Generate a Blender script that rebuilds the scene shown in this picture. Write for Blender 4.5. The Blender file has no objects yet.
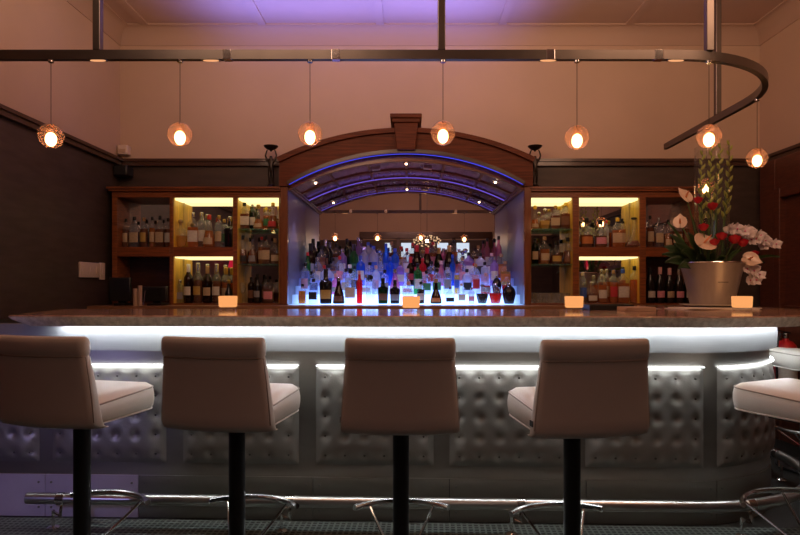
import bpy, bmesh, math, random
from mathutils import Vector, Matrix
PI = math.pi
R = math.radians
rnd = random.Random(7)
C = bpy.context.scene.collection
sc = bpy.context.scene

# ------------------------------------------------------------------ camera
F, VX, VY, EYE = 600.0, 410.0, 287.0, 1.25
cam_d = bpy.data.cameras.new('camera'); cam = bpy.data.objects.new('camera', cam_d); C.objects.link(cam)
cam.location = (0, 0, EYE); cam.rotation_euler = (PI/2, 0, 0)
cam_d.sensor_width = 36; cam_d.lens = F/800*36
cam_d.shift_x = -(VX-400)/800; cam_d.shift_y = (VY-267.5)/800
cam_d.clip_start = 0.05
sc.camera = cam
def at(px, py, Y):
    return Vector(((px-VX)/F*Y, Y, EYE-(py-VY)/F*Y))

# ------------------------------------------------------------------ materials
def newmat(name):
    m = bpy.data.materials.new(name); m.use_nodes = True
    nt = m.node_tree; nt.nodes.clear()
    out = nt.nodes.new('ShaderNodeOutputMaterial')
    return m, nt, out
def N(nt, t, **kw):
    n = nt.nodes.new(t)
    for k, v in kw.items():
        if k in n.inputs: n.inputs[k].default_value = v
        else: setattr(n, k, v)
    return n
def rgba(c): return (c[0], c[1], c[2], 1)
def pbr(name, col, rough=.5, metal=0, spec=.5, noise=0, nscale=20, bump=0, bscale=200, col2=None, stretch=(1,1,1), coat=0):
    m, nt, out = newmat(name)
    b = N(nt, 'ShaderNodeBsdfPrincipled'); b.inputs['Roughness'].default_value = rough
    b.inputs['Metallic'].default_value = metal; b.inputs['Specular IOR Level'].default_value = spec
    b.inputs['Base Color'].default_value = rgba(col)
    if coat: b.inputs['Coat Weight'].default_value = coat; b.inputs['Coat Roughness'].default_value = .08
    if noise or bump:
        tc = N(nt, 'ShaderNodeTexCoord'); mp = N(nt, 'ShaderNodeMapping'); mp.inputs['Scale'].default_value = stretch
        nt.links.new(tc.outputs['Object'], mp.inputs[0])
    if noise:
        nz = N(nt, 'ShaderNodeTexNoise'); nz.inputs['Scale'].default_value = nscale; nz.inputs['Detail'].default_value = 5
        nt.links.new(mp.outputs[0], nz.inputs['Vector'])
        mx = N(nt, 'ShaderNodeMix', data_type='RGBA')
        c2 = col2 or tuple(max(0, x*(1-noise)) for x in col)
        rp = N(nt, 'ShaderNodeValToRGB'); rp.color_ramp.elements[0].position = .35; rp.color_ramp.elements[1].position = .65
        rp.color_ramp.elements[0].color = rgba(col); rp.color_ramp.elements[1].color = rgba(c2)
        nt.links.new(nz.outputs['Fac'], rp.inputs[0]); nt.links.new(rp.outputs[0], b.inputs['Base Color'])
    if bump:
        n2 = N(nt, 'ShaderNodeTexNoise'); n2.inputs['Scale'].default_value = bscale
        nt.links.new(mp.outputs[0], n2.inputs['Vector'])
        bp = N(nt, 'ShaderNodeBump'); bp.inputs['Strength'].default_value = bump; bp.inputs['Distance'].default_value = .01
        nt.links.new(n2.outputs['Fac'], bp.inputs['Height']); nt.links.new(bp.outputs[0], b.inputs['Normal'])
    nt.links.new(b.outputs[0], out.inputs[0])
    return m
def emit(name, col, s):
    m, nt, out = newmat(name)
    e = N(nt, 'ShaderNodeEmission'); e.inputs[0].default_value = rgba(col); e.inputs[1].default_value = s
    nt.links.new(e.outputs[0], out.inputs[0]); return m
def glass(name, tint=(1,1,1), body=.06, bodycol=None, rough=.03):
    """thin shell glass: tinted see-through + fresnel gloss + a little body colour"""
    m, nt, out = newmat(name)
    tr = N(nt, 'ShaderNodeBsdfTransparent'); tr.inputs[0].default_value = rgba(tint)
    gl = N(nt, 'ShaderNodeBsdfGlossy'); gl.inputs['Roughness'].default_value = rough
    df = N(nt, 'ShaderNodeBsdfDiffuse'); df.inputs[0].default_value = rgba(bodycol or tint)
    tl = N(nt, 'ShaderNodeBsdfTranslucent'); tl.inputs[0].default_value = rgba(bodycol or tint)
    a = N(nt, 'ShaderNodeMixShader'); a.inputs[0].default_value = .5
    nt.links.new(df.outputs[0], a.inputs[1]); nt.links.new(tl.outputs[0], a.inputs[2])
    b = N(nt, 'ShaderNodeMixShader'); b.inputs[0].default_value = body
    nt.links.new(tr.outputs[0], b.inputs[1]); nt.links.new(a.outputs[0], b.inputs[2])
    fr = N(nt, 'ShaderNodeFresnel')
    ge = N(nt, 'ShaderNodeNewGeometry'); ma = N(nt, 'ShaderNodeMath', operation='MULTIPLY_ADD')
    ma.inputs[1].default_value = 1/1.45-1.45; ma.inputs[2].default_value = 1.45
    nt.links.new(ge.outputs['Backfacing'], ma.inputs[0]); nt.links.new(ma.outputs[0], fr.inputs['IOR'])
    mx = N(nt, 'ShaderNodeMixShader')
    nt.links.new(fr.outputs[0], mx.inputs[0]); nt.links.new(b.outputs[0], mx.inputs[1]); nt.links.new(gl.outputs[0], mx.inputs[2])
    nt.links.new(mx.outputs[0], out.inputs[0]); return m

WOOD = pbr('mahogany', (.29,.088,.026), .32, noise=.5, nscale=4, stretch=(3,3,28), coat=.25)
WOODH = pbr('mahogany_across', (.29,.082,.025), .3, noise=.5, nscale=4, stretch=(1.2,6,20), coat=.25)
WOODDK = pbr('dark_mahogany', (.06,.018,.009), .35, noise=.4, nscale=4, stretch=(3,3,20), coat=.2)
LITLIN = pbr('warm_lit_lining', (.85,.52,.06), .4, noise=.35, nscale=5, stretch=(12,12,1.2))  # golden tone carries the warm bay light in its colour
PLASTER = pbr('upper_plaster', (.59,.43,.32), .75, noise=.08, nscale=1.5, bump=.06, bscale=9)
CEIL = pbr('ceiling_paint', (.56,.40,.33), .8, noise=.06, nscale=2)
CORN = pbr('cornice_paint', (.50,.35,.27), .75)
WAINS = pbr('wainscot_panelling', (.07,.046,.036), .5, noise=.3, nscale=2.5, stretch=(2,2,9))
FLOORM = pbr('dark_floor', (.02,.02,.018), .4, noise=.4, nscale=12)
FASC = pbr('fascia_steel', (.37,.375,.385), .42, metal=.35, noise=.08, nscale=6, stretch=(1,1,60))
STEEL = pbr('brushed_steel', (.62,.61,.58), .3, metal=1, noise=.12, nscale=6, stretch=(1,1,60))
PEWTER = pbr('pewter_sheet', (.36,.345,.31), .38, metal=.85, noise=.12, nscale=3, stretch=(1,1,3))
VINYL = pbr('silver_vinyl', (.38,.365,.33), .42, metal=.55, bump=.06, bscale=140)
BUTTON = pbr('vinyl_button', (.16,.15,.14), .3, metal=.5)
LAVLIT = pbr('violet_lit_plate', (.72,.68,.85), .4, metal=.2, noise=.1, nscale=5)  # lavender tint paints violet light onto the left kick plates
CHROME = pbr('chrome', (.75,.74,.72), .12, metal=1)
RAILM = pbr('rail_steel', (.17,.145,.13), .38, metal=1, noise=.1, nscale=8)
BLACK = pbr('black_powdercoat', (.008,.008,.009), .35)
BLACKP = pbr('black_plastic', (.012,.012,.013), .4)
LEATHER = pbr('cream_leather', (.74,.68,.61), .45, bump=.05, bscale=260, noise=.03, nscale=6)
PIPING = pbr('leather_piping', (.42,.35,.29), .5)
BRONZE = pbr('dark_bronze', (.03,.022,.018), .35, metal=.6)
MIRROR = pbr('mirror_silver', (.86,.86,.86), .0, metal=1)
CREAMP = pbr('cream_plastic', (.70,.58,.48), .4)
PAPER = pbr('paper', (.75,.68,.6), .8)
KRAFT = pbr('napkin_paper', (.50,.34,.24), .8)
JAMBM = pbr('jamb_laminate', (.19,.17,.21), .3, noise=.1, nscale=3, stretch=(8,8,1))
RED = pbr('red_enamel', (.55,.02,.02), .3)
REDSH = emit('red_lampshade', (.85,.02,.06), .55)
SCREW = pbr('screw_steel', (.3,.3,.28), .3, metal=1)

def granite(name, rough, g=1, cols=None):
    m, nt, out = newmat(name)
    b = N(nt, 'ShaderNodeBsdfPrincipled'); b.inputs['Roughness'].default_value = rough
    tc = N(nt, 'ShaderNodeTexCoord')
    v = N(nt, 'ShaderNodeTexVoronoi'); v.inputs['Scale'].default_value = 150
    n = N(nt, 'ShaderNodeTexNoise'); n.inputs['Scale'].default_value = 35; n.inputs['Detail'].default_value = 6
    nt.links.new(tc.outputs['Object'], v.inputs['Vector']); nt.links.new(tc.outputs['Object'], n.inputs['Vector'])
    r1 = N(nt, 'ShaderNodeValToRGB'); e = r1.color_ramp.elements
    e[0].position = .3; e[0].color = (.13*g,.115*g,.09*g,1); e[1].position = .7; e[1].color = (.32*g,.29*g,.24*g,1)
    e[0].color, e[1].color = cols
    nt.links.new(n.outputs['Fac'], r1.inputs[0])
    r2 = N(nt, 'ShaderNodeValToRGB'); e = r2.color_ramp.elements
    e[0].position = .05; e[0].color = (.25,.25,.25,1); e[1].position = .25; e[1].color = (1,1,1,1)
    nt.links.new(v.outputs['Distance'], r2.inputs[0])
    mx = N(nt, 'ShaderNodeMix', data_type='RGBA', blend_type='MULTIPLY'); mx.inputs[0].default_value = 1
    nt.links.new(r1.outputs[0], mx.inputs[6]); nt.links.new(r2.outputs[0], mx.inputs[7])
    nt.links.new(mx.outputs[2], b.inputs['Base Color']); nt.links.new(b.outputs[0], out.inputs[0]); return m
GRANITE = granite('polished_granite', .12, 1, ((.22,.12,.085,1), (.50,.31,.23,1)))
GRANEDGE = granite('granite_edge', .5, 1, ((.55,.50,.40,1), (.95,.90,.77,1)))

def matgrid():
    m, nt, out = newmat('rubber_grid')
    b = N(nt, 'ShaderNodeBsdfPrincipled'); b.inputs['Roughness'].default_value = .5
    tc = N(nt, 'ShaderNodeTexCoord')
    br = N(nt, 'ShaderNodeTexBrick'); br.offset = 0; br.inputs['Scale'].default_value = 1
    br.inputs['Brick Width'].default_value = .03; br.inputs['Row Height'].default_value = .03
    br.inputs['Mortar Size'].default_value = .0055; br.inputs['Mortar Smooth'].default_value = .1
    br.inputs['Color1'].default_value = (.006,.007,.006,1); br.inputs['Color2'].default_value = (.008,.008,.007,1)
    br.inputs['Mortar'].default_value = (.13,.15,.135,1)
    nt.links.new(tc.outputs['Object'], br.inputs['Vector'])
    bp = N(nt, 'ShaderNodeBump'); bp.inputs['Distance'].default_value = .01
    nt.links.new(br.outputs['Fac'], bp.inputs['Height']); nt.links.new(bp.outputs[0], b.inputs['Normal'])
    nt.links.new(br.outputs['Color'], b.inputs['Base Color']); nt.links.new(b.outputs[0], out.inputs[0]); return m
MATGRID = matgrid()

LED_W = emit('white_led', (.90,.96,1), 40)
LED_P = emit('white_led_small', (.93,.97,1), 6)
LED_Y = emit('warm_led', (1,.80,.34), 1.7)
LED_B = emit('blue_led', (.07,.07,.8), 1.2)
LED_B2 = emit('violet_led', (.15,.09,.6), 1.0)
def lit(name, col, st):
    m, nt, out = newmat(name)
    e = N(nt, 'ShaderNodeEmission'); e.inputs[0].default_value = rgba(col)
    tc = N(nt, 'ShaderNodeTexCoord'); sp = N(nt, 'ShaderNodeSeparateXYZ'); nt.links.new(tc.outputs['Generated'], sp.inputs[0])
    w1 = N(nt, 'ShaderNodeMath', operation='SUBTRACT'); w1.inputs[1].default_value = .5; nt.links.new(sp.outputs[0], w1.inputs[0])
    w2 = N(nt, 'ShaderNodeMath', operation='POWER'); w2.inputs[1].default_value = 4; ab = N(nt, 'ShaderNodeMath', operation='ABSOLUTE')
    nt.links.new(w1.outputs[0], ab.inputs[0]); nt.links.new(ab.outputs[0], w2.inputs[0])
    w3 = N(nt, 'ShaderNodeMath', operation='MULTIPLY_ADD'); w3.inputs[1].default_value = -13.5*st; w3.inputs[2].default_value = st; nt.links.new(w2.outputs[0], w3.inputs[0])
    z1 = N(nt, 'ShaderNodeMath', operation='MULTIPLY_ADD'); z1.inputs[1].default_value = -.35; z1.inputs[2].default_value = 1; nt.links.new(sp.outputs[2], z1.inputs[0])
    z2 = N(nt, 'ShaderNodeMath', operation='MULTIPLY'); nt.links.new(w3.outputs[0], z2.inputs[0]); nt.links.new(z1.outputs[0], z2.inputs[1])
    nt.links.new(z2.outputs[0], e.inputs[1]); nt.links.new(e.outputs[0], out.inputs[0]); return m
STEPM = [lit('lit_acrylic_%d' % i, c, q) for i, (c, q) in enumerate([((.28,.48,1),6.5), ((.26,.44,1),7), ((.22,.35,1),4), ((.22,.26,1),2.0), ((.26,.24,1),1.2)])]
BULB = emit('bulb_glow', (1,.55,.24), 14)
DOWNL = emit('downlight_glow', (1,.66,.38), 12)
RAILREFL = emit('rail_reflection', (1,.45,.2), .95)  # glow stands in for pendant bulbs mirrored in the rail
CUP = emit('candle_glow', (1,.40,.13), .98)
PANE = emit('daylight_pane', (.75,.85,1), 1.0)
CHANB = emit('chandelier_glow', (1,.62,.34), 1.0)
CLEAR = glass('clear_glass', (.96,.97,.97), .06)
GLOBE = glass('globe_glass', (.99,.90,.84), .12, (1,.58,.42))
SHELFG = glass('green_shelf_glass', (.80,.93,.88), .22, (.45,.9,.72))

# ------------------------------------------------------------------ mesh builder
def chain(o):
    v = Vector((0,0,0))
    while o is not None: v += o.location; o = o.parent
    return v
class MB:
    def __init__(s): s.v = []; s.f = []; s.mi = []; s.cur = 0
    def add(s, vs, fs):
        o = len(s.v); s.v += [Vector(p) for p in vs]
        for f in fs: s.f.append([i+o for i in f]); s.mi.append(s.cur)
        return s
    def box(s, x0, x1, y0, y1, z0, z1):
        vs = [(x,y,z) for z in (z0,z1) for y in (y0,y1) for x in (x0,x1)]
        return s.add(vs, [(0,2,3,1),(4,5,7,6),(0,1,5,4),(2,6,7,3),(0,4,6,2),(1,3,7,5)])
    def obox(s, c, size, rz=0, rx=0, ry=0):
        M = Matrix.Translation(c) @ Matrix.Rotation(rz,4,'Z') @ Matrix.Rotation(ry,4,'Y') @ Matrix.Rotation(rx,4,'X')
        a,b,d = [q/2 for q in size]
        vs = [M @ Vector((x,y,z)) for z in (-d,d) for y in (-b,b) for x in (-a,a)]
        return s.add(vs, [(0,2,3,1),(4,5,7,6),(0,1,5,4),(2,6,7,3),(0,4,6,2),(1,3,7,5)])
    def rings(s, rings, closed=False, cap0=True, cap1=True):
        n = len(rings[0]); o = len(s.v)
        for r in rings: s.v += [Vector(p) for p in r]
        m = len(rings)
        for i in range(m-1 + (1 if closed else 0)):
            a = o+i*n; b = o+((i+1) % m)*n
            for j in range(n):
                k = (j+1) % n
                s.f.append([a+j, a+k, b+k, b+j]); s.mi.append(s.cur)
        if not closed:
            if cap0: s.f.append([o+j for j in range(n)][::-1]); s.mi.append(s.cur)
            if cap1: s.f.append([o+(m-1)*n+j for j in range(n)]); s.mi.append(s.cur)
        return s
    def lathe(s, prof, seg=20, c=(0,0,0), n=2, sy=1, cap0=True, cap1=True):
        rs = []
        for r, z in prof:
            ring = []
            for j in range(seg):
                a = 2*PI*(j+.5)/seg; co, si = math.cos(a), math.sin(a)
                k = 1 if n == 2 else (abs(co)**n+abs(si)**n)**(-1/n)
                ring.append((c[0]+r*k*co, c[1]+r*k*si*sy, c[2]+z))
            rs.append(ring)
        return s.rings(rs, cap0=cap0, cap1=cap1)
    def tube(s, pts, r, seg=10, closed=False, up=(0,0,1)):
        pts = [Vector(p) for p in pts]; rs = []
        rad = r if hasattr(r, '__len__') else [r]*len(pts)
        nrm = None
        for i, p in enumerate(pts):
            if closed: d = pts[(i+1) % len(pts)]-pts[i-1]
            else: d = pts[min(i+1,len(pts)-1)]-pts[max(i-1,0)]
            d.normalize()
            if nrm is None:
                u = Vector(up)
                if abs(d.dot(u)) > .95: u = Vector((1,0,0))
                nrm = (u-d*u.dot(d)).normalized()
            else: nrm = (nrm-d*nrm.dot(d)).normalized()
            b = d.cross(nrm)
            rs.append([p+(nrm*math.cos(2*PI*j/seg)+b*math.sin(2*PI*j/seg))*rad[i] for j in range(seg)])
        return s.rings(rs, closed=closed)
    def rectsweep(s, pts, w, h):
        """rectangular bar swept in plan: w across, h tall"""
        pts = [Vector(p) for p in pts]; rs = []
        for i, p in enumerate(pts):
            d = pts[min(i+1,len(pts)-1)]-pts[max(i-1,0)]; d.normalize()
            t = Vector((0,0,1)).cross(d).normalized()
            u = d.cross(t)
            rs.append([p+t*w/2*a+u*h/2*b for a, b in ((-1,-1),(1,-1),(1,1),(-1,1))])
        return s.rings(rs)
    def sphere(s, c, r, seg=16, rg=10, sx=1, sy=1, sz=1):
        prof = []
        rs = []
        for i in range(1, rg):
            t = PI*i/rg
            rs.append([(c[0]+r*sx*math.sin(t)*math.cos(2*PI*j/seg), c[1]+r*sy*math.sin(t)*math.sin(2*PI*j/seg), c[2]-r*sz*math.cos(t)) for j in range(seg)])
        return s.rings(rs)
    def quadgrid(s, P):
        """P[i][j] grid of points"""
        m, n = len(P), len(P[0]); o = len(s.v)
        for r in P: s.v += [Vector(p) for p in r]
        for i in range(m-1):
            for j in range(n-1):
                s.f.append([o+i*n+j, o+i*n+j+1, o+(i+1)*n+j+1, o+(i+1)*n+j]); s.mi.append(s.cur)
        return s
    def build(s, name, mat, parent=None, smooth=True, bevel=0, sharp=35, solid=0):
        me = bpy.data.meshes.new(name)
        off = chain(parent)
        me.from_pydata([tuple(p-off) for p in s.v], [], s.f)
        mats = mat if isinstance(mat, (list, tuple)) else [mat]
        for m in mats: me.materials.append(m)
        if len(mats) > 1: me.polygons.foreach_set('material_index', s.mi)
        bm = bmesh.new(); bm.from_mesh(me); bmesh.ops.recalc_face_normals(bm, faces=bm.faces); bm.to_mesh(me); bm.free()
        if smooth:
            me.polygons.foreach_set('use_smooth', [True]*len(me.polygons)); me.set_sharp_from_angle(angle=R(sharp))
        me.update()
        o = bpy.data.objects.new(name, me); C.objects.link(o); o.parent = parent
        if bevel:
            b = o.modifiers.new('bevel', 'BEVEL'); b.width = bevel; b.segments = 2; b.limit_method = 'ANGLE'; b.angle_limit = R(50)
        if solid:
            b = o.modifiers.new('solid', 'SOLIDIFY'); b.thickness = solid; b.offset = 0
        return o
def boxes(*bs):
    m = MB()
    for b in bs: m.box(*b)
    return m
def tag(o, label, cat, group=None, kind=None):
    if label: o['label'] = label
    if cat: o['category'] = cat
    if group: o['group'] = group
    if kind: o['kind'] = kind
    return o
def thing(name, label, cat, loc=(0,0,0), rz=0, group=None):
    o = bpy.data.objects.new(name, None); C.objects.link(o); o.location = loc; o.rotation_euler = (0,0,rz)
    o.empty_display_size = .1
    return tag(o, label, cat, group)
def struct(o): o['kind'] = 'structure'; return o
def recenter(o):
    """move a top-level mesh's origin to the middle of its base"""
    me = o.data; xs = [v.co for v in me.vertices]
    c = Vector(((min(p.x for p in xs)+max(p.x for p in xs))/2, (min(p.y for p in xs)+max(p.y for p in xs))/2, min(p.z for p in xs)))
    me.transform(Matrix.Translation(-c)); o.location = o.location+c; return o
def copy_tree(o, parent=None):
    c = o.copy(); C.objects.link(c); c.parent = parent
    for ch in KIDS.get(o.name, [k for k in bpy.data.objects if k.parent == o]): copy_tree(ch, c)
    return c
KIDS = {}

# ------------------------------------------------------------------ room
XL, XR, YB, YF, ZC = -2.56, 3.09, 5.30, -2.5, 3.53
AX = -.033                       # arch centre
OPL, OPR = -1.025, .958          # alcove opening
WZ = 2.37                        # wainscot top
struct(boxes((XL-.1, XR+.1, YF-.1, 6.1, -.1, 0)).build('floor', FLOORM))
struct(boxes((XL-.1, XR+.1, YF-.1, 6.1, ZC, ZC+.1)).build('ceiling', CEIL))
def walls(name, outer, up, low):
    m = MB()
    for b in up: m.box(*b)
    m.cur = 1
    for b in low: m.box(*b)
    return struct(m.build(name, [PLASTER, WAINS], smooth=False))
walls('wall_back', None, [(XL, XR, YB, YB+.12, WZ, ZC)],
      [(XL, OPL-.03, YB, YB+.12, 0, WZ), (OPR+.03, XR, YB, YB+.12, 0, WZ), (OPL-.03, OPR+.03, 5.93, 6.03, 0, WZ), (OPL-.15, OPL-.03, YB+.12, 6.03, 0, WZ), (OPR+.03, OPR+.15, YB+.12, 6.03, 0, WZ), (OPL-.15, OPR+.15, YB+.12, 6.03, 2.36, WZ+.04)])
walls('wall_left', None, [(XL-.12, XL, YF, YB+.12, WZ, ZC)], [(XL-.12, XL, YF, YB+.12, 0, WZ)])
walls('wall_right', None, [(XR, XR+.12, YF, YB+.12, WZ, ZC)], [(XR, XR+.12, YF, YB+.12, 0, WZ)])
walls('wall_front', None, [(XL, XR, YF-.12, YF, WZ, ZC)], [(XL, XR, YF-.12, YF, 0, WZ)])
# cap moulding on the wainscot
TRIMW = pbr('trim_wood', (.06,.022,.012), .35, noise=.3, nscale=4, stretch=(1,1,12), coat=.2)
struct(boxes((XL, -1.11, YB-.035, YB, WZ-.055, WZ), (XL, -1.11, YB-.05, YB, WZ-.02, WZ+.005)).build('trim_1', TRIMW, smooth=False))
struct(boxes((1.045, XR, YB-.035, YB, WZ-.055, WZ), (1.045, XR, YB-.05, YB, WZ-.02, WZ+.005)).build('trim_2', TRIMW, smooth=False))
struct(boxes((XL, XL+.035, YF, YB-.05, WZ-.055, WZ), (XL, XL+.05, YF, YB-.05, WZ-.02, WZ+.005)).build('trim_3', TRIMW, smooth=False))
struct(boxes((XR-.035, XR, YF, YB-.05, WZ-.055, WZ), (XR-.05, XR, YF, YB-.05, WZ-.02, WZ+.005)).build('trim_4', TRIMW, smooth=False))
# coved cornice
def cornice(name, ax, c, s, lo, hi):
    prof = [(0, ZC-.15), (.008, ZC-.15), (.015, ZC-.11), (.035, ZC-.06), (.07, ZC-.025), (.10, ZC-.012), (.115, ZC-.012), (.115, ZC), (0, ZC)]
    m = MB()
    if ax == 'x': m.rings([[(x, c+s*d, z) for d, z in prof] for x in (lo, hi)])
    else: m.rings([[(c+s*d, y, z) for d, z in prof] for y in (lo, hi)])
    return struct(m.build(name, CORN, sharp=25))
cornice('trim_5', 'x', YB, -1, XL, XR); cornice('trim_6', 'y', XL, 1, YF, YB); cornice('trim_7', 'y', XR, -1, YF, YB)
# shallow ceiling battens
for i, x in enumerate((-2.3, -1.28, -.26, .80, 1.9)):
    struct(boxes((x-.035, x+.035, YF, YB-.115, ZC-.012, ZC)).build('trim_%d' % (8+i), CEIL, smooth=False))
# wood panelling on the right wall (near the corner)
m = MB()
for y0, y1 in ((4.98, 5.19), (3.95, 4.06), (2.9, 3.0)): m.box(XR-.063, XR-.001, y0, y1, .001, WZ-.058)
m.box(XR-.06, XR, 2.9, 5.19, 2.02, WZ-.06); m.box(XR-.06, XR, 2.9, 5.19, 0, .2); m.box(XR-.05, XR, 2.9, 5.19, 1.0, 1.1)
m.box(XR-.075, XR, 4.90, 4.98, 0, 2.06); m.box(XR-.072, XR, 4.06, 4.90, 1.98, 2.06)
m.box(XR-.025, XR, 3.0, 4.98, .2, 2.0)
for y in (4.62, 4.34): m.box(XR-.04, XR, y-.02, y+.02, 1.1, 2.0)
struct(m.build('trim_13', pbr('red_panelling', (.13,.036,.017), .4, noise=.4, nscale=4, stretch=(3,3,20), coat=.15), smooth=False, bevel=.006))
# far wall behind the camera (seen in the mirrors): double doors with lit panes
m = MB()
m.box(-1.2, 1.95, YF, YF+.06, 2.40, 2.56)
for x in (-1.2, -.32, .30, 1.0, 1.87): m.box(x, x+.08, YF, YF+.06, 0, 2.42)
m.box(-1.12, 1.87, YF, YF+.03, 0, 1.75)
struct(m.build('trim_14', WOODDK, smooth=False))
for i, (x, w) in enumerate(((-.52, .15), (-.06, .3), (.78, .26), (1.26, .30))):
    struct(boxes((x-w/2, x+w/2, YF, YF+.02, 1.86, 2.3)).build('window_%d' % (i+1), PANE, smooth=False))

# rubber mat in front of the bar
mt = boxes((-2.42, 2.75, 1.6, 3.155, 0, .012)).build('rubber_mat', MATGRID, bevel=.003)
tag(mt, 'black rubber drainage mat with a square grid, on the floor before the bar', 'mat'); mt.data.transform(Matrix.Translation((0,-3.2,0))); mt.location = (0,3.2,0); mt.rotation_euler.z = R(-2)

# ------------------------------------------------------------------ the bar
BP = Vector((0, 3.2, 0)); BROT = R(-2.0)
Y0, CX, R0, YEND = 3.165, 1.46, .75, 4.68
def ppt(s, off=0):
    """point at arc length s along the bar front, off = distance outwards"""
    if s <= CX: return (s, Y0-off)
    a = (s-CX)/R0
    if a <= PI/2: return (CX+(R0+off)*math.sin(a), Y0+R0-(R0+off)*math.cos(a))
    return (CX+R0+off, Y0+R0+(s-CX-R0*PI/2))
SEND = CX+R0*PI/2+(YEND-Y0-R0)
def srange(s0, s1, step=.05):
    ss = [s0]
    if s0 < CX < s1: ss += [CX]
    a0, a1 = max(s0, CX), min(s1, CX+R0*PI/2)
    if a1 > a0:
        k = max(1, int((a1-a0)/step))
        ss += [a0+(a1-a0)*i/k for i in range(1, k+1)]
    if s1 > ss[-1]+1e-6: ss += [s1]
    out = []
    for q in ss:
        if not out or q > out[-1]+1e-6: out.append(q)
    return out
def sweep(m, prof, s0, s1, left=None):
    ss = srange(s0, s1)
    rs = []
    for i, q in enumerate(ss):
        ring = []
        for k, (off, z) in enumerate(prof):
            x, y = ppt(q, off)
            if i == 0 and left: x += left[k]
            ring.append((x, y, z))
        rs.append(ring)
    m.rings(rs); return m

# countertop (its own thing)
CT = 1.11
m = MB()
prof = [(.258, CT), (.265, CT-.006), (.262, CT-.02), (.232, CT-.056), (-.62, CT-.056), (-.62, CT)]
sweep(m, prof, -1.945, SEND+.0, left=[-.03, -.035, -.02, .06, -.24, -.30])
top = m.build('bar_countertop', [GRANITE, GRANEDGE], None, sharp=30)
# rough edge faces take the honed-edge material
for p in top.data.polygons:
    zc = p.center.z
    if zc < CT-.0075: p.material_index = 1
tag(top, 'long polished speckled granite bar top with a rough stone edge and rounded right end', 'countertop')
def setpiv(o):
    o.data.transform(Matrix.Translation(-BP)); o.location = BP; o.rotation_euler.z = BROT
setpiv(top)

bar = thing('curved_bar', 'curved metal bar front with buttoned silver panels and white LED glow', 'bar', BP)
m = MB(); sweep(m, [(-.05, 1.05), (-.05, .02), (-.58, .02), (-.58, 1.05)], -2.545, SEND); m.build('carcass', BLACKP, bar, smooth=False)
m = MB(); sweep(m, [(0, 1.052), (.004, .985), (0, .909), (-.035, .905), (-.05, 1.052)], -2.545, SEND); fa = m.build('fascia', FASC, bar, sharp=40); fa['label'] = 'brushed steel fascia lit white from above'
m = MB(); sweep(m, [(-.035, .912), (-.035, .228), (-.055, .225), (-.055, .912)], -2.545, SEND); m.build('body_panel', PEWTER, bar, sharp=40)
# kick plates, each with four screws
ks = [-2.545, -1.985, -1.47, -.52, .21, .93, 1.62, 2.3, 2.96, SEND]
for a, b in zip(ks[:-1], ks[1:]):
    m = MB(); sweep(m, [(-.028, .232), (-.028, .004), (-.052, .004), (-.052, .232)], a+.002, b-.002)
    kp = m.build('kick_plate', PEWTER if a > -1.5 else LAVLIT, bar, sharp=40)
    for q in (a+.035, b-.035):
        for z in (.055, .19):
            x, y = ppt(q, -.024); x2, y2 = ppt(q, -.034)
            MB().tube([(x, y, z), (x2, y2, z)], .006, 8).build('screw', SCREW, kp)
# tufted panels
def quilt(s0, w, z0=.30, z1=.822):
    nx, nz = 66, 52
    cols, rows = 6, 5
    bx = [w*(i+.5)/cols for i in range(cols)]; bz = [(z1-z0)*(j+.5)/rows for j in range(rows)]
    m = MB(); P = []
    for j in range(nz+1):
        v = (z1-z0)*j/nz; row = []
        for i in range(nx+1):
            u = w*i/nx
            e = min(u, w-u, v, z1-z0-v)
            lip = .010*min(1, e/.004)
            puff = .028*(1-math.exp(-max(0, e-.012)/.03))
            fx = .5+.5*math.cos(2*PI*u/w*cols); fz = .5+.5*math.cos(2*PI*v/(z1-z0)*rows)
            d = .0015*(fx+fz)
            dd = min((u-a)**2 for a in bx)+min((v-b)**2 for b in bz)
            dim = .010*math.exp(-dd/.024**2)+.008*math.exp(-math.sqrt(dd)/.012)
            x, y = ppt(s0+u, -.036+max(.002, lip+puff-dim-d))
            row.append((x, y, z0+v))
        P.append(row)
    m.quadgrid(P)
    m.cur = 1
    for a in bx:
        for b in bz:
            x, y = ppt(s0+a, -.030); x2, y2 = ppt(s0+a, -.016)
            m.tube([(x, y, z0+b), ((x+x2)/2, (y+y2)/2, z0+b), (x2, y2, z0+b)], [.0085, .0085, .005], 8)
    q = m.build('quilted_panel', [VINYL, BUTTON], bar, sharp=60)
    # light line tucked over the panel
    m = MB()
    ss = srange(s0+.004, s0+w-.004)
    m.rings([[(*ppt(t, o), z) for o, z in ((-.034, .8315), (-.014, .8315), (-.014, .8285), (-.034, .8285))] for t in ss])
    m.build('led_strip', LED_P, bar, smooth=False)
for s0, w in ((-2.54, .52), (-1.948, .63), (-1.226, .63), (-.504, .63), (.21, .63), (.925, .62), (1.625, .62), (2.33, .6)):
    quilt(s0, w)
# LED ribbon under the counter lip
m = MB(); ss = srange(-1.88, SEND)
m.rings([[(*ppt(t, o), z) for o, z in ((.035, 1.053), (.055, 1.053), (.055, 1.046), (.035, 1.046))] for t in ss])
m.build('led_strip', LED_W, bar, smooth=False)
bar.rotation_euler.z = BROT

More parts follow.
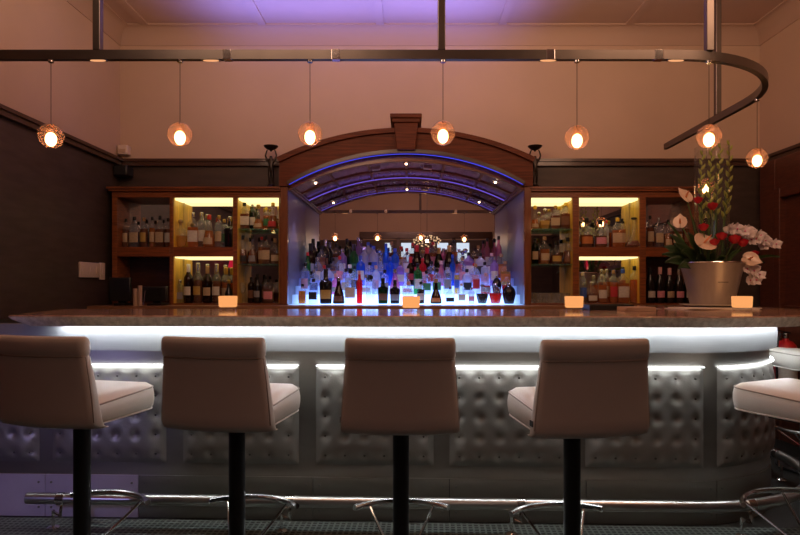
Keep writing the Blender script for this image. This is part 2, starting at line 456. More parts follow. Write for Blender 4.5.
# foot rail
fr = thing('foot_rail', 'long steel foot rail on hooked floor brackets along the bar base', 'foot rail', BP)
FRZ, FRO = .165, .15
pts = [(*ppt(q, FRO), FRZ) for q in srange(-1.96, SEND-.5)]
MB().tube(pts, .0285, 14).build('rail', STEEL, fr)
for q in (-1.78, -.60, .56, 1.66, 2.7):
    x, y = ppt(q, FRO); x2, y2 = ppt(q, FRO+.01); x3, y3 = ppt(q, FRO-.07)
    t = Vector(ppt(q+.02, FRO))-Vector(ppt(q-.02, FRO)); t.normalize()
    m = MB().tube([(x-t.x*.02, y-t.y*.02, FRZ), (x+t.x*.02, y+t.y*.02, FRZ)], .032, 16)
    cl = m.build('clamp', CHROME, fr)
    m = MB(); m.tube([(x, y, FRZ-.026), (x2, y2, FRZ-.06), (x2, y2, FRZ-.085), (x-t.x*.03, y-t.y*.03, FRZ-.075), (x-t.x*.045, y-t.y*.045, FRZ-.06), (x-t.x*.045, y-t.y*.045, .012)], .008, 8)
    br = m.build('bracket', CHROME, fr)
    m = MB().lathe([(.03, 0), (.03, .006), (.02, .012), (.009, .014)], 16, (x-t.x*.045, y-t.y*.045, .012)); m.build('foot_disc', CHROME, br)
fr.rotation_euler.z = BROT

# ------------------------------------------------------------------ bar stools
def rrect(w, d, r, n=6):
    out = []
    for cx, cy, a0 in ((w-r, d-r, 0), (-w+r, d-r, PI/2), (-w+r, -d+r, PI), (w-r, -d+r, 3*PI/2)):
        for i in range(n+1):
            a = a0+PI/2*i/n; out.append((cx+r*math.cos(a), cy+r*math.sin(a)))
    return out
def make_stool():
    t = thing('bar_stool', 'x', 'bar stool', (0,0,0), 0, 'cream leather bar stools around the bar')
    # seat: w .42, from y -.20 to .23
    def lift(y): return .05*(y+.2)
    m = MB(); rs = []
    for ins, z, dz in ((.034, .698, 0), (.014, .702, 0), (.004, .714, .1), (0, .735, .4), (0, .755, .7), (.004, .772, .95), (.013, .785, 1), (.03, .797, 1), (.06, .804, 1), (.115, .808, 1)):
        rs.append([(x, y+.015, z+dz*lift(y)) for x, y in rrect(.212-ins, .222-ins, max(.02, .065-ins))])
    m.rings(rs); seat = m.build('seat', LEATHER, t, sharp=70)
    for z, dz, g in ((.780, 1, .0075), (.703, 0, .010)):
        pr = [(x, y+.015, z+dz*lift(y)) for x, y in rrect(.2135-g, .2235-g, .06)]
        MB().tube(pr, .0035, 6, closed=True).build('piping', PIPING if dz else LEATHER, seat)
    # backrest
    m = MB(); rs = []
    lv = [(.225,.012,-.150,.690),(.226,.028,-.172,.691),(.227,.032,-.192,.700),(.228,.032,-.203,.722),(.226,.030,-.207,.76),(.221,.028,-.212,.82),(.215,.027,-.219,.89),(.2095,.026,-.227,.95),(.207,.025,-.231,.978),
          (.2055,.0235,-.233,.984),(.2075,.0275,-.234,.990),(.2085,.0305,-.236,1.01),(.208,.0305,-.238,1.035),(.206,.025,-.240,1.051),(.20,.014,-.241,1.058)]
    for w, d, y, z in lv:
        ring = []
        for a, b in rrect(w, d, min(d*.95, .022), 4):
            ring.append((a, y+b+.035*(a/.22)**2, z))
        rs.append(ring)
    # subdivide long faces across width for the wrap
    m2 = MB()
    def dense(ring):
        out = []
        for i in range(len(ring)):
            p, q = Vector(ring[i]), Vector(ring[(i+1) % len(ring)])
            k = 10 if (q-p).length > .2 else 1
            for j in range(k):
                r = p.lerp(q, j/k); out.append(r)
        return out
    rs2 = []
    for (w, d, y, z), ring in zip(lv, rs):
        dr = dense([(a, y+b, z) for a, b in rrect(w, d, min(d*.95, .022), 4)])
        rs2.append([(p.x, p.y+.035*(p.x/.22)**2, p.z) for p in dr])
    m2.rings(rs2); back = m2.build('backrest', LEATHER, t, sharp=70)
    def edge(sgn):
        pr = []
        for w, d, y, z in lv[3:9]: pr.append((sgn*(w-.004), y-d+.01+.035, z))
        return pr
    path = edge(-1) + [(x, -.233-.0255+.035*(x/.22)**2, .981) for x in [(-.19+.38*i/12) for i in range(13)]] + edge(1)[::-1]
    MB().tube(path, .0032, 6).build('piping', PIPING, back)
    MB().obox((-.228, -.165, .745), (.004, .03, .022)).build('fabric_tag', BLACKP, back, smooth=False)
    m = MB().lathe([(.034, .02), (.034, .66), (.036, .672)], 20); m.build('post', BLACK, t)
    m = MB().obox((0, 0, .685), (.22, .22, .026)); m.build('seat_plate', BLACK, t, smooth=False, bevel=.004)
    m = MB().lathe([(.215, 0), (.215, .006), (.20, .013), (.06, .02), (.04, .03), (.036, .05)], 40, (0,0,.012)); m.build('base', BLACK, t)
    arc = []
    for i in range(17):
        a = R(-46+92*i/16); arc.append((.285*math.sin(a), -.0+.02+.285*math.cos(a)-.06, .287))
    fo = MB().tube(arc, .0125, 10).build('footrest', CHROME, t)
    for sg in (-1, 1):
        a = R(30*sg); MB().tube([(.285*math.sin(a), -.04+.285*math.cos(a), .28), (.03*sg, .012, .12)], .006, 8).build('strut', CHROME, fo)
    MB().lathe([(.037, .10), (.042, .105), (.042, .145), (.037, .15)], 20).build('collar', BLACK, t)
    return t
stool0 = make_stool()
SP = [(at(82,0,2.57).x, 2.57, -13, 'cream leather bar stool cut by the left edge, its seat turned right'),
      (at(237,0,2.51).x, 2.51, -9, 'cream leather bar stool second from left, seat showing on its right'),
      (at(401,0,2.46).x, 2.46, 0, 'cream leather bar stool seen squarely from behind, middle of the row'),
      (at(572,0,2.415).x, 2.415, 8, 'cream leather bar stool right of the middle one, seat showing on its left'),
      (1.728, 2.60, 26, 'cream leather bar stool cut by the right edge, large bare seat in front'),
      (2.76, 4.13, 90, 'small distant cream bar stool at the bar end beside the red extinguisher')]
for i, (x, y, a, lb) in enumerate(SP):
    s = stool0 if i == 0 else copy_tree(stool0)
    s.location = (x, y, 0); s.rotation_euler.z = R(a); s['label'] = lb

# ------------------------------------------------------------------ hanging light rail and pendants
RZ = EYE+(VY-55.5)/F*2.9
RCX, RCY, RR = 1.29, 3.65, .75
rail = thing('light_rail', 'curved steel light rail hung from the ceiling above the bar', 'light rail', (0, 2.9, 0))
rp = [(XL, 2.9, RZ), (0, 2.9, RZ)]+[(RCX+RR*math.sin(R(a)), RCY-RR*math.cos(R(a)), RZ) for a in range(0, 91, 5)]+[(2.04, 4.3, RZ), (2.04, 4.79, RZ)]
MB().rectsweep(rp, .03, .045).build('rail', RAILM, rail, sharp=40)
for px, Y in ((98, 2.9), (441.5, 2.9), (709, 2.91), (723, 3.98)):
    x = at(px, 0, Y).x if Y != 3.98 else 2.04
    MB().box(x-.018, x+.018, Y-.018, Y+.018, RZ+.0225, ZC-.001).build('post', RAILM, rail, smooth=False, bevel=.003)
for px in (228, 336, 550, 658):
    x = at(px, 0, 2.9).x; MB().box(x-.02, x+.02, 2.882, 2.918, RZ-.0245, RZ+.0245).build('joint_sleeve', CHROME, rail, smooth=False, bevel=.002)
for px in (98, 211, 548, 676):
    x = at(px, 0, 2.9).x
    d = MB().obox((x, 2.9, RZ-.0235), (.085, .026, .002)).build('light_spot', CHROME, rail, smooth=False)  # plate and glowing oval imitate a bulb reflection under the rail
    m = MB(); m.rings([[(x+.038*math.cos(2*PI*j/20), 2.9+.011*math.sin(2*PI*j/20), RZ-.0245-.0015*k) for j in range(20)] for k in range(2)]); m.build('lens', RAILREFL, d)
PEND = [(at(51,0,2.9).x, 2.9, at(0,136,2.9).z), (at(180,0,2.9).x, 2.9, at(0,134.5,2.9).z), (at(310,0,2.9).x, 2.9, at(0,134,2.9).z),
        (at(443,0,2.9).x, 2.9, at(0,133,2.9).z), (at(577,0,2.9).x, 2.9, at(0,137.5,2.9).z), (at(709,0,2.91).x, 2.91, at(0,136.5,2.91).z),
        (2.025, 3.50, at(0,158,3.50).z), (2.04, 4.13, at(0,187,4.13).z)]
PLB = ['glowing glass ball pendant farthest left, before the left wall', 'glowing glass ball pendant second from left, above the left bottle cabinet',
       'glowing glass ball pendant over the left half of the wooden arch', 'glowing glass ball pendant over the arch, just right of its keystone',
       'glowing glass ball pendant beside the right bronze statuette, above the right cabinet', 'glowing glass ball pendant hanging above the tall flower vase, where the rail bends',
       'glowing glass ball pendant farthest right, beside the panelled right wall', 'glowing glass ball pendant hanging lowest, right behind the tall flower stems']
def make_pendant(L):
    t = thing('pendant_lamp', 'x', 'pendant lamp', (0,0,0), 0, 'glass ball pendants on the light rail')
    MB().lathe([(.004, .05), (.004, .058)], 8).build('cord_grip', BLACKP, t)
    MB().tube([(0,0,.055), (0,0,L-.012)], .0016, 6).build('cord', BLACKP, t)
    MB().lathe([(.012, L-.012), (.014, L-.010), (.014, L)], 12).build('ceiling_cup', CHROME, t)
    MB().sphere((0,0,0), .058, 24, 16).build('globe', GLOBE, t, sharp=180)
    MB().lathe([(.02, .0), (.021, .02), (.02, .053)], 16).build('socket', glass('frosted_socket', (1,.85,.72), .06, (1,.6,.4)), t)
    MB().sphere((0,0,-.016), .025, 14, 10, sz=1.35).build('bulb', BULB, t, sharp=180)
    return t
for (x, y, z), lb in zip(PEND, PLB):
    t = make_pendant(RZ-.0225-z); t.location = (x, y, z); t['label'] = lb
    l = bpy.data.lights.new('pendant_light', 'POINT'); l.energy = 11; l.color = (1,.55,.30); l.shadow_soft_size = .018
    lo = bpy.data.objects.new('pendant_light', l); C.objects.link(lo); lo.location = (x, y, z-.02)

# ------------------------------------------------------------------ back bar: base, worktop, cabinets
BW = 1.10
bb = thing('back_bar_cabinet', 'dark wooden counter base under the bottle cabinets, behind the bar', 'cabinet', (0, 5.0, 0))
boxes((XL+.01, 2.5, 4.78, 5.29, 0, BW-.03)).build('carcass', WOODDK, bb, smooth=False)
for i in range(6):
    x = XL+.08+i*.82
    d = boxes((x, x+.78, 4.762, 4.78, .1, BW-.06)).build('door', WOOD, bb, smooth=False, bevel=.003)
    boxes((x+.37, x+.41, 4.742, 4.762, .9, .915)).build('handle', CHROME, d, smooth=False)
wt = boxes((XL+.005, 2.52, 4.74, 5.29, BW-.03, BW)).build('back_bar_worktop', pbr('worktop_wood', (.30,.15,.08), .3, noise=.2, nscale=4, stretch=(1,8,8)), bevel=.004)
tag(wt, 'narrow brown worktop running under the bottle cabinets and lit display', 'worktop'); recenter(wt)
K = 5.04/F
def cx(px): return (px-VX)*K
def cz(py): return EYE-(py-VY)*K
YC, YM = 5.04, 5.262
def cabinet(label, edges, bays, kinds):
    x0, x1 = cx(edges[0]), cx(edges[1])
    t = thing('bottle_cabinet', label, 'cabinet', ((x0+x1)/2, 5.16, BW))
    ZT, ZO = cz(188), cz(197.5)
    # sides and dividers fill between bays
    cuts = [edges[0]]+[p for b in bays for p in b]+[edges[1]]
    for i in range(0, len(cuts), 2):
        boxes((cx(cuts[i]), cx(cuts[i+1]), YC, YM+.02, BW+.001, ZO)).build('upright', WOOD, t, smooth=False, bevel=.002)
    m = boxes((x0, x1, YC, YM+.02, ZO, ZT-.03), (x0-.02, x1+.02 if edges[1] > 600 else x1, YC-.025, YM+.02, ZT-.03, ZT-.012), (x0-.03, x1+.03 if edges[1] > 600 else x1, YC-.04, YM+.02, ZT-.012, ZT+.006))
    m.build('top_board', WOODH, t, smooth=False, bevel=.002)
    for b, k in zip(bays, kinds):
        a, c = cx(b[0])+.0005, cx(b[1])-.0005
        boxes((a, c, YC+.004, YM+.018, BW+.001, BW+.012)).build('base_board', WOODH, t, smooth=False)
        boxes((a, c, YM+.012, YM+.02, BW+.012, ZO)).build('back_board', WOODDK, t, smooth=False)
        if k == 'dark': boxes((a, c, YM+.002, YM+.008, cz(247), ZO)).build('mirror_back', MIRROR, t, smooth=False)
        else: boxes((a, c, YM+.002, YM+.008, BW+.012, ZO)).build('mirror_back', MIRROR, t, smooth=False)
        if k != 'glass':
            boxes((a, c, YC+.002, YM, cz(256.5), cz(247))).build('shelf', WOODH, t, smooth=False, bevel=.002)
        else:
            for py in (228.5, 264): boxes((a+.001, c-.001, YC+.012, YM, cz(py)-.008, cz(py))).build('glass_shelf', SHELFG, t, smooth=False)
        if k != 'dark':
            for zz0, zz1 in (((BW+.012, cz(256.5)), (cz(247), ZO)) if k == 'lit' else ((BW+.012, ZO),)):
                boxes((a, a+.004, YC+.012, YM, zz0, zz1)).build('lining', LITLIN, t, smooth=False)
                boxes((c-.004, c, YC+.012, YM, zz0, zz1)).build('lining', LITLIN, t, smooth=False)
            boxes((a+.006, c-.006, YC+.03, YC+.20, ZO-.018, ZO-.001)).build('led_diffuser', LED_Y, t, smooth=False)
            if k == 'lit': boxes((a+.006, c-.006, YC+.03, YC+.20, cz(256.5)-.012, cz(256.5)-.001)).build('led_diffuser', LED_Y, t, smooth=False)
    return t
LB = ((117,169.5), (173,233), (237,279)); RB = ((531,573), (579,640), (646,693))
cabinet('dark wooden bottle cabinet with lit bays, left of the arch', (112, 281), LB, ('dark','lit','glass'))
cabinet('dark wooden bottle cabinet with lit bays, right of the arch behind the flowers', (530.5, 699), RB, ('glass','lit','dark'))

# ------------------------------------------------------------------ archway
ar = thing('wooden_archway', 'wide wooden arch with keystone and blue-lit vaulted alcove', 'archway', (AX, 5.1, BW))
def arc_z(x, half, spring, crown):
    s = crown-spring; Rr = (half*half+s*s)/(2*s); return crown-Rr+math.sqrt(max(0, Rr*Rr-x*x))
NA = 40
def arcband(m, ho, so, co, hi, si, ci, y0, y1):
    rs = []
    for i in range(NA+1):
        t = -1+2*i/NA
        xo, xi = ho*t, hi*t
        zo, zi = arc_z(xo, ho, so, co), arc_z(xi, hi, si, ci)
        rs.append([(AX+xo, y0, zo), (AX+xo, y1, zo), (AX+xi, y1, zi), (AX+xi, y0, zi)])
    m.rings(rs)
m = MB(); arcband(m, 1.055, 2.30, 2.545, .985, 2.125, 2.385, 4.985, 5.30)
m.box(AX-1.055, AX-.985, 4.988, 5.298, 2.09, 2.295); m.box(AX+.985, AX+1.055, 4.988, 5.298, 2.09, 2.295)
ARCHW = pbr('arch_mahogany', (.15,.036,.013), .5, spec=.2, noise=.45, nscale=4, stretch=(1.2,6,20), coat=0)
m.build('arch_face', ARCHW, ar, sharp=30)
m = MB(); arcband(m, 1.072, 2.322, 2.568, 1.05, 2.285, 2.53, 4.955, 5.30); m.build('arch_moulding', ARCHW, ar, sharp=30)
m = MB(); arcband(m, .99, 2.125, 2.392, .975, 2.10, 2.362, 4.965, 5.045); m.build('arch_moulding', WOODDK, ar, sharp=30)
m = MB()
m.add([(AX-.075,4.93,2.38),(AX+.075,4.93,2.38),(AX+.10,4.93,2.60),(AX-.10,4.93,2.60),(AX-.075,5.29,2.38),(AX+.075,5.29,2.38),(AX+.10,5.29,2.60),(AX-.10,5.29,2.60)],
      [(0,1,2,3),(4,7,6,5),(0,4,5,1),(3,2,6,7),(0,3,7,4),(1,5,6,2)])
m.box(AX-.115, AX+.115, 4.915, 5.295, 2.60, 2.635); m.box(AX-.13, AX+.13, 4.90, 5.298, 2.635, 2.67)
m.build('keystone', ARCHW, ar, smooth=False, bevel=.006)
SH, SS, SCR = .988, 2.095, 2.335
def sof(x): return arc_z(x, SH, SS, SCR)
SOFF = pbr('soffit_veneer', (.42,.20,.15), .25, noise=.3, nscale=3, stretch=(10,2,2), coat=.3)
rs = []
m = MB()
for i in range(NA+1):
    x = SH*(-1+2*i/NA); z = sof(x)
    rs.append([(AX+x, 5.045, z), (AX+x, 5.905, z), (AX+x, 5.905, z+.02), (AX+x, 5.045, z+.02)])
m.rings(rs); m.build('soffit', SOFF, ar, sharp=30)
def rib(y0, y1, dz, mat, name='rib', h=SH):
    m = MB(); rs = []
    for i in range(NA+1):
        x = (h-.004)*(-1+2*i/NA); z = sof(x)
        rs.append([(AX+x, y0, z-dz), (AX+x, y1, z-dz), (AX+x, y1, z-.0005), (AX+x, y0, z-.0005)])
    m.rings(rs); return m.build(name, mat, ar, sharp=30)
rib(5.05, 5.09, .028, WOODH); rib(5.46, 5.50, .02, WOODH); rib(5.86, 5.90, .03, WOODH)
for xx in (-.66, -.33, 0, .33, .66):
    m = MB(); z = sof(xx); sl = math.atan2(sof(xx+.01)-sof(xx-.01), .02)
    for y0, y1 in ((5.092, 5.458), (5.502, 5.858)): m.obox((AX+xx, (y0+y1)/2, z-.007), (.022, y1-y0, .012), ry=-sl)
    m.build('rib', WOOD, ar, smooth=False)
def ledarc(y, dz, r, mat, h=.975):
    MB().tube([(AX+h*(-1+2*i/NA), y, arc_z(h*(-1+2*i/NA), SH, SS, SCR)-dz) for i in range(NA+1)], r, 6).build('led_strip', mat, ar)
MB().tube([(AX+.972*(-1+2*i/NA), 4.985, arc_z(.972*(-1+2*i/NA), .975, 2.10, 2.355)) for i in range(NA+1)], .0032, 6).build('led_strip', LED_B, ar)
ledarc(5.115, .012, .003, LED_B2); ledarc(5.848, .02, .005, LED_B2)
for xx, yy in ((-.80, 5.29), (0, 5.22), (.785, 5.29)):
    z = sof(xx); sl = math.atan2(sof(xx+.01)-sof(xx-.01), .02)
    d = MB().lathe([(.03, .002), (.03, -.006), (.02, -.008)], 18, (AX+xx, yy, z-.004)).build('light_spot', CHROME, ar)
    MB().sphere((AX+xx, yy, z-.013), .011, 12, 8).build('lens', DOWNL, d)
    l = bpy.data.lights.new('arch_spot', 'SPOT'); l.energy = 15; l.color = (.62,.52,1); l.spot_size = R(66); l.spot_blend = .6; l.shadow_soft_size = .02
    lo = bpy.data.objects.new('arch_spot', l); C.objects.link(lo); lo.location = (AX+xx, yy, z-.035)
for xx, yy in ((-.27, 5.33), (.19, 5.33)):
    z = sof(xx); sl = math.atan2(sof(xx+.01)-sof(xx-.01), .02)
    MB().obox((AX+xx, yy, z-.016), (.075, .075, .03), ry=-sl).build('spotlight_box', pbr('fixture_bronze', (.45,.28,.2), .3, metal=.6), ar, smooth=False, bevel=.004)
# jambs
boxes((OPL-.024, OPL, 5.045, 5.905, BW+.001, SS+.0)).build('jamb', JAMBM, ar, smooth=False)
boxes((OPR, OPR+.024, 5.045, 5.905, BW+.001, SS+.0)).build('jamb', JAMBM, ar, smooth=False)
POST = pbr('polished_post', (.22,.08,.035), .2, noise=.3, nscale=4, stretch=(10,10,1.5), coat=.6)
boxes((cx(281)+.001, OPL+.004, 5.0, 5.044, BW+.001, 2.085)).build('post', POST, ar, smooth=False, bevel=.006)
boxes((OPR-.004, cx(530.5)-.001, 5.0, 5.044, BW+.001, 2.085)).build('post', POST, ar, smooth=False, bevel=.006)
for x0, x1 in ((OPL, OPL+.03), (OPR-.03, OPR)):
    boxes((x0, x1, 5.045, 5.9, SS-.03, SS+.005), ((x0, x1+.012) if x0 < 0 else (x0-.012, x1)) + (5.045, 5.9, SS-.012, SS+.002)).build('impost', WOODH, ar, smooth=False, bevel=.003)
# mirror at the back of the alcove
mi = boxes((OPL, OPR, 5.906, 5.926, BW, 2.34)).build('mirror', MIRROR, smooth=False)
tag(mi, 'large mirror filling the back of the arched alcove', 'mirror'); recenter(mi)
# stepped lit display
STEPS = [(5.05, BW+.006), (5.21, 1.183), (5.36, 1.26), (5.51, 1.33), (5.66, 1.395)]
ds = thing('bottle_display', 'stepped bottle display of glowing blue-white acrylic under the arch', 'display shelf', (AX, 5.4, BW))
for i, (y, z) in enumerate(STEPS):
    y1 = STEPS[i+1][0] if i < 4 else 5.9
    if i == 0: boxes((OPL+.002, OPR-.002, y, 5.905, BW+.0005, z)).build('step', STEPM[0], ds, smooth=False)
    else: boxes((OPL+.002, OPR-.002, y, 5.905, STEPS[i-1][1]+.0003, z)).build('step', STEPM[i], ds, smooth=False)

# ------------------------------------------------------------------ bottles
SHAPES = {
 # name: profile, superellipse, depth scale, cap (r, z0, z1), label (z0, z1), liquid level
 'tall':   ([(.030,0),(.036,.004),(.037,.012),(.037,.20),(.034,.222),(.018,.242),(.013,.252),(.013,.292)], 2, 1, (.0145,.268,.302), (.05,.16), .19),
 'square': ([(.030,0),(.035,.004),(.036,.012),(.036,.185),(.033,.200),(.015,.212),(.012,.218),(.012,.245)], 6, 1, (.0155,.228,.262), (.04,.13), .17),
 'squat':  ([(.040,0),(.046,.005),(.048,.014),(.048,.085),(.044,.112),(.024,.14),(.013,.152),(.013,.185)], 2, 1, (.0165,.172,.205), (.022,.078), .085),
 'flat':   ([(.036,0),(.043,.004),(.045,.012),(.045,.15),(.040,.172),(.018,.192),(.013,.20),(.013,.225)], 4, .6, (.015,.212,.242), (.035,.125), .14),
 'cognac': ([(.036,0),(.045,.004),(.048,.014),(.047,.03),(.038,.075),(.026,.11),(.016,.14),(.0125,.17),(.0125,.215)], 2, .8, (.018,.20,.238), (.018,.060), .10),
 'globe':  ([(.030,0),(.036,.004),(.041,.03),(.050,.075),(.049,.100),(.042,.125),(.028,.145),(.014,.155),(.012,.168)], 2, 1, (.016,.158,.178), (.04,.075), .095),
 'wine':   ([(.030,0),(.0355,.004),(.037,.012),(.037,.185),(.033,.212),(.019,.236),(.014,.252),(.0135,.31)], 2, 1, (.0155,.252,.318), (.06,.14), .18),
 'sparkling': ([(.034,0),(.041,.004),(.0435,.014),(.0435,.13),(.039,.17),(.028,.215),(.018,.25),(.0145,.275),(.0145,.30)], 2, 1, (.0185,.235,.312), (.045,.11), .16),
 'slim':   ([(.020,0),(.025,.004),(.026,.012),(.026,.22),(.024,.24),(.013,.262),(.011,.27),(.011,.325)], 2, 1, (.0125,.31,.345), (.06,.16), .2),
 'decanter': ([(.030,0),(.040,.004),(.052,.03),(.060,.075),(.056,.112),(.038,.138),(.016,.148),(.0125,.155),(.0125,.185)], 2, .65, (.021,.182,.215), (.045,.095), .09),
 'flask':  ([(.050,0),(.064,.004),(.066,.012),(.060,.030),(.035,.062),(.019,.085),(.013,.10),(.012,.20)], 2, 1, (.020,.196,.21), (.012,.03), .045),
 'shoulder': ([(.033,0),(.038,.004),(.039,.012),(.041,.10),(.043,.135),(.040,.150),(.020,.162),(.015,.172),(.0135,.22)], 3, .9, (.016,.205,.24), (.03,.10), .13),
 'bell':   ([(.040,0),(.046,.004),(.047,.012),(.043,.06),(.034,.105),(.022,.145),(.016,.175),(.0135,.215)], 2, 1, (.0155,.20,.235), (.02,.075), .12),
}
def rad_at(prof, z):
    for (r0, z0), (r1, z1) in zip(prof[:-1], prof[1:]):
        if z0 <= z <= z1 and z1 > z0: return r0+(r1-r0)*(z-z0)/(z1-z0)
    return prof[-1][0]
def keep_mesh(o):
    me = o.data; bpy.data.objects.remove(o); return me
BM = {}
for k, (prof, n, sy, cap, lab, liq) in SHAPES.items():
    seg = 24 if n > 2 else 20
    d = {'body': keep_mesh(MB().lathe(prof, seg, n=n, sy=sy).build(k+'_glass', CLEAR))}
    r, z0, z1 = cap
    if k == 'decanter': cp = MB().lathe([(.011, z0-.012), (.012, z0), (.021, z0+.012), (.021, z0+.024), (.010, z1)], 14)
    elif k == 'flask': cp = MB().lathe([(.014, z0-.002), (.021, z0+.002), (.021, z1-.003), (.012, z1)], 14)
    else: cp = MB().lathe([(r*.98, z0), (r, z0+.002), (r, z1-.003), (r*.8, z1)], 14)
    d['cap'] = keep_mesh(cp.build(k+'_cap', BLACKP))
    g = []
    for j in range(7):
        z = lab[0]+(lab[1]-lab[0])*(.06+.86*j/6); rr = rad_at(prof, z)+.0012; row = []
        for i in range(13):
            a = -PI/2+R(-50+100*i/12); co, si = math.cos(a), math.sin(a)
            kk = 1 if n == 2 else (abs(co)**n+abs(si)**n)**(-1/n)
            row.append((rr*kk*co, rr*kk*si*sy, z))
        g.append(row)
    d['label'] = keep_mesh(MB().quadgrid(g).build(k+'_label', PAPER))
    lp = [(max(.004, q-.003), z+.003 if z < .01 else z) for q, z in prof if z < liq]+[(rad_at(prof, liq)-.003, liq)]
    d['liquid'] = keep_mesh(MB().lathe(lp, seg, n=n, sy=sy).build(k+'_liquid', CLEAR))
    BM[k] = d
def lmat(name, col): return pbr('label_'+name, col, .7, noise=.18, nscale=60, stretch=(1,1,3))
LABM = {'white': lmat('white', (.62,.60,.55)), 'cream': lmat('cream', (.50,.39,.25)), 'black': lmat('black', (.015,.013,.015)), 'orange': lmat('orange', (.55,.19,.05)),
        'gold': lmat('gold', (.50,.33,.08)), 'red': lmat('red', (.5,.03,.04)), 'pink': lmat('pink', (.7,.28,.35)), 'blue': lmat('blue', (.05,.12,.5)), 'brown': lmat('brown', (.18,.08,.04)),
        'green': lmat('green', (.04,.2,.08)), 'grey': lmat('grey', (.25,.25,.27)), 'lilac': lmat('lilac', (.5,.35,.6))}
CAPM = {'black': pbr('cap_black', (.012,.012,.014), .35), 'gold': pbr('cap_gold', (.6,.4,.12), .3, metal=.8), 'silver': pbr('cap_silver', (.6,.6,.6), .25, metal=.9), 'red': pbr('cap_red', (.5,.03,.03), .35),
        'white': pbr('cap_white', (.7,.68,.65), .4), 'cork': pbr('cap_cork', (.42,.25,.12), .7, noise=.3, nscale=60), 'blue': pbr('cap_blue', (.04,.10,.5), .35), 'pink': pbr('cap_pink', (.7,.4,.4), .4), 'yellow': pbr('cap_yellow', (.75,.5,.05), .4)}
GL = {'clear': (glass('bottle_clear', (.90,.93,.97), .13, (.75,.82,.95)), None),
      'frosted white': (glass('bottle_frosted', (.85,.88,.95), .45, (.75,.78,.85), .2), None),
      'amber': (CLEAR, glass('amber_spirit', (.85,.42,.10), .35, (.85,.30,.04))),
      'pale gold': (CLEAR, glass('gold_spirit', (.95,.72,.30), .32, (.9,.55,.12))),
      'dark amber': (CLEAR, glass('dark_spirit', (.50,.16,.04), .4, (.38,.10,.02))),
      'red': (glass('bottle_red', (.9,.06,.07), .45, (.85,.03,.06)), None),
      'half-full red': (CLEAR, glass('red_liqueur', (.85,.03,.04), .45, (.7,.01,.03))),
      'half-full dark': (CLEAR, glass('dark_liqueur', (.03,.03,.05), .5, (.01,.012,.02))),
      'black': (pbr('bottle_black', (.008,.008,.012), .12), None),
      'dark green': (glass('bottle_darkgreen', (.03,.10,.04), .3, (.01,.04,.015)), None),
      'green': (glass('bottle_green', (.18,.62,.25), .3, (.06,.35,.1)), None),
      'blue': (glass('bottle_blue', (.10,.35,.95), .4, (.05,.25,.85)), None),
      'lilac': (glass('bottle_lilac', (.75,.55,.9), .4, (.55,.38,.7)), None),
      'pink': (glass('bottle_pink', (.95,.5,.65), .35, (.85,.35,.5)), None),
      'dark brown': (glass('bottle_brown', (.14,.05,.02), .3, (.05,.018,.01)), None),
      'wine': (pbr('bottle_wine', (.010,.008,.008), .1), None)}
KIND = {'tall': 'round tall', 'square': 'square', 'squat': 'squat', 'flat': 'flat-sided', 'cognac': 'long-necked', 'globe': 'globe-shaped', 'wine': 'straight wine', 'sparkling': 'sloping sparkling-wine',
        'slim': 'slim', 'decanter': 'round decanter', 'flask': 'wide-based', 'shoulder': 'broad-shouldered', 'bell': 'bell-shaped'}
NAME = {'wine': 'wine_bottle', 'sparkling': 'sparkling_wine_bottle', 'decanter': 'decanter'}
ORD = 'first second third fourth fifth sixth seventh eighth ninth tenth eleventh twelfth thirteenth fourteenth fifteenth sixteenth seventeenth eighteenth nineteenth twentieth'.split()+['twenty-first','twenty-second','twenty-third','twenty-fourth','twenty-fifth']
def slot(o, m):
    o.material_slots[0].link = 'OBJECT'; o.material_slots[0].material = m
def bottle(shape, col, lab, cap, loc, H, label, group, shrink=1):
    t = thing(NAME.get(shape, 'spirit_bottle'), label, 'decanter' if shape == 'decanter' else 'bottle', loc, R(rnd.uniform(-8, 8)), group)
    h0 = SHAPES[shape][3][2]; s = H/h0
    w_ = (s**.6 if s > 1 else s**.7)*(1.13 if 'lit step' in label else 1.03); w_ *= shrink; t.scale = (w_, w_, s)
    gm, lq = GL[col]
    def part(nm, me, m):
        o = bpy.data.objects.new(nm, me); C.objects.link(o); o.parent = t; slot(o, m); return o
    part('glass_body', BM[shape]['body'], gm)
    part('cap' if shape != 'decanter' else 'stopper', BM[shape]['cap'], CAPM[cap] if shape not in ('decanter',) else CAPM[cap])
    if lq: part('liquid', BM[shape]['liquid'], lq)
    if lab: part('paper_label', BM[shape]['label'], LABM[lab])
    return t
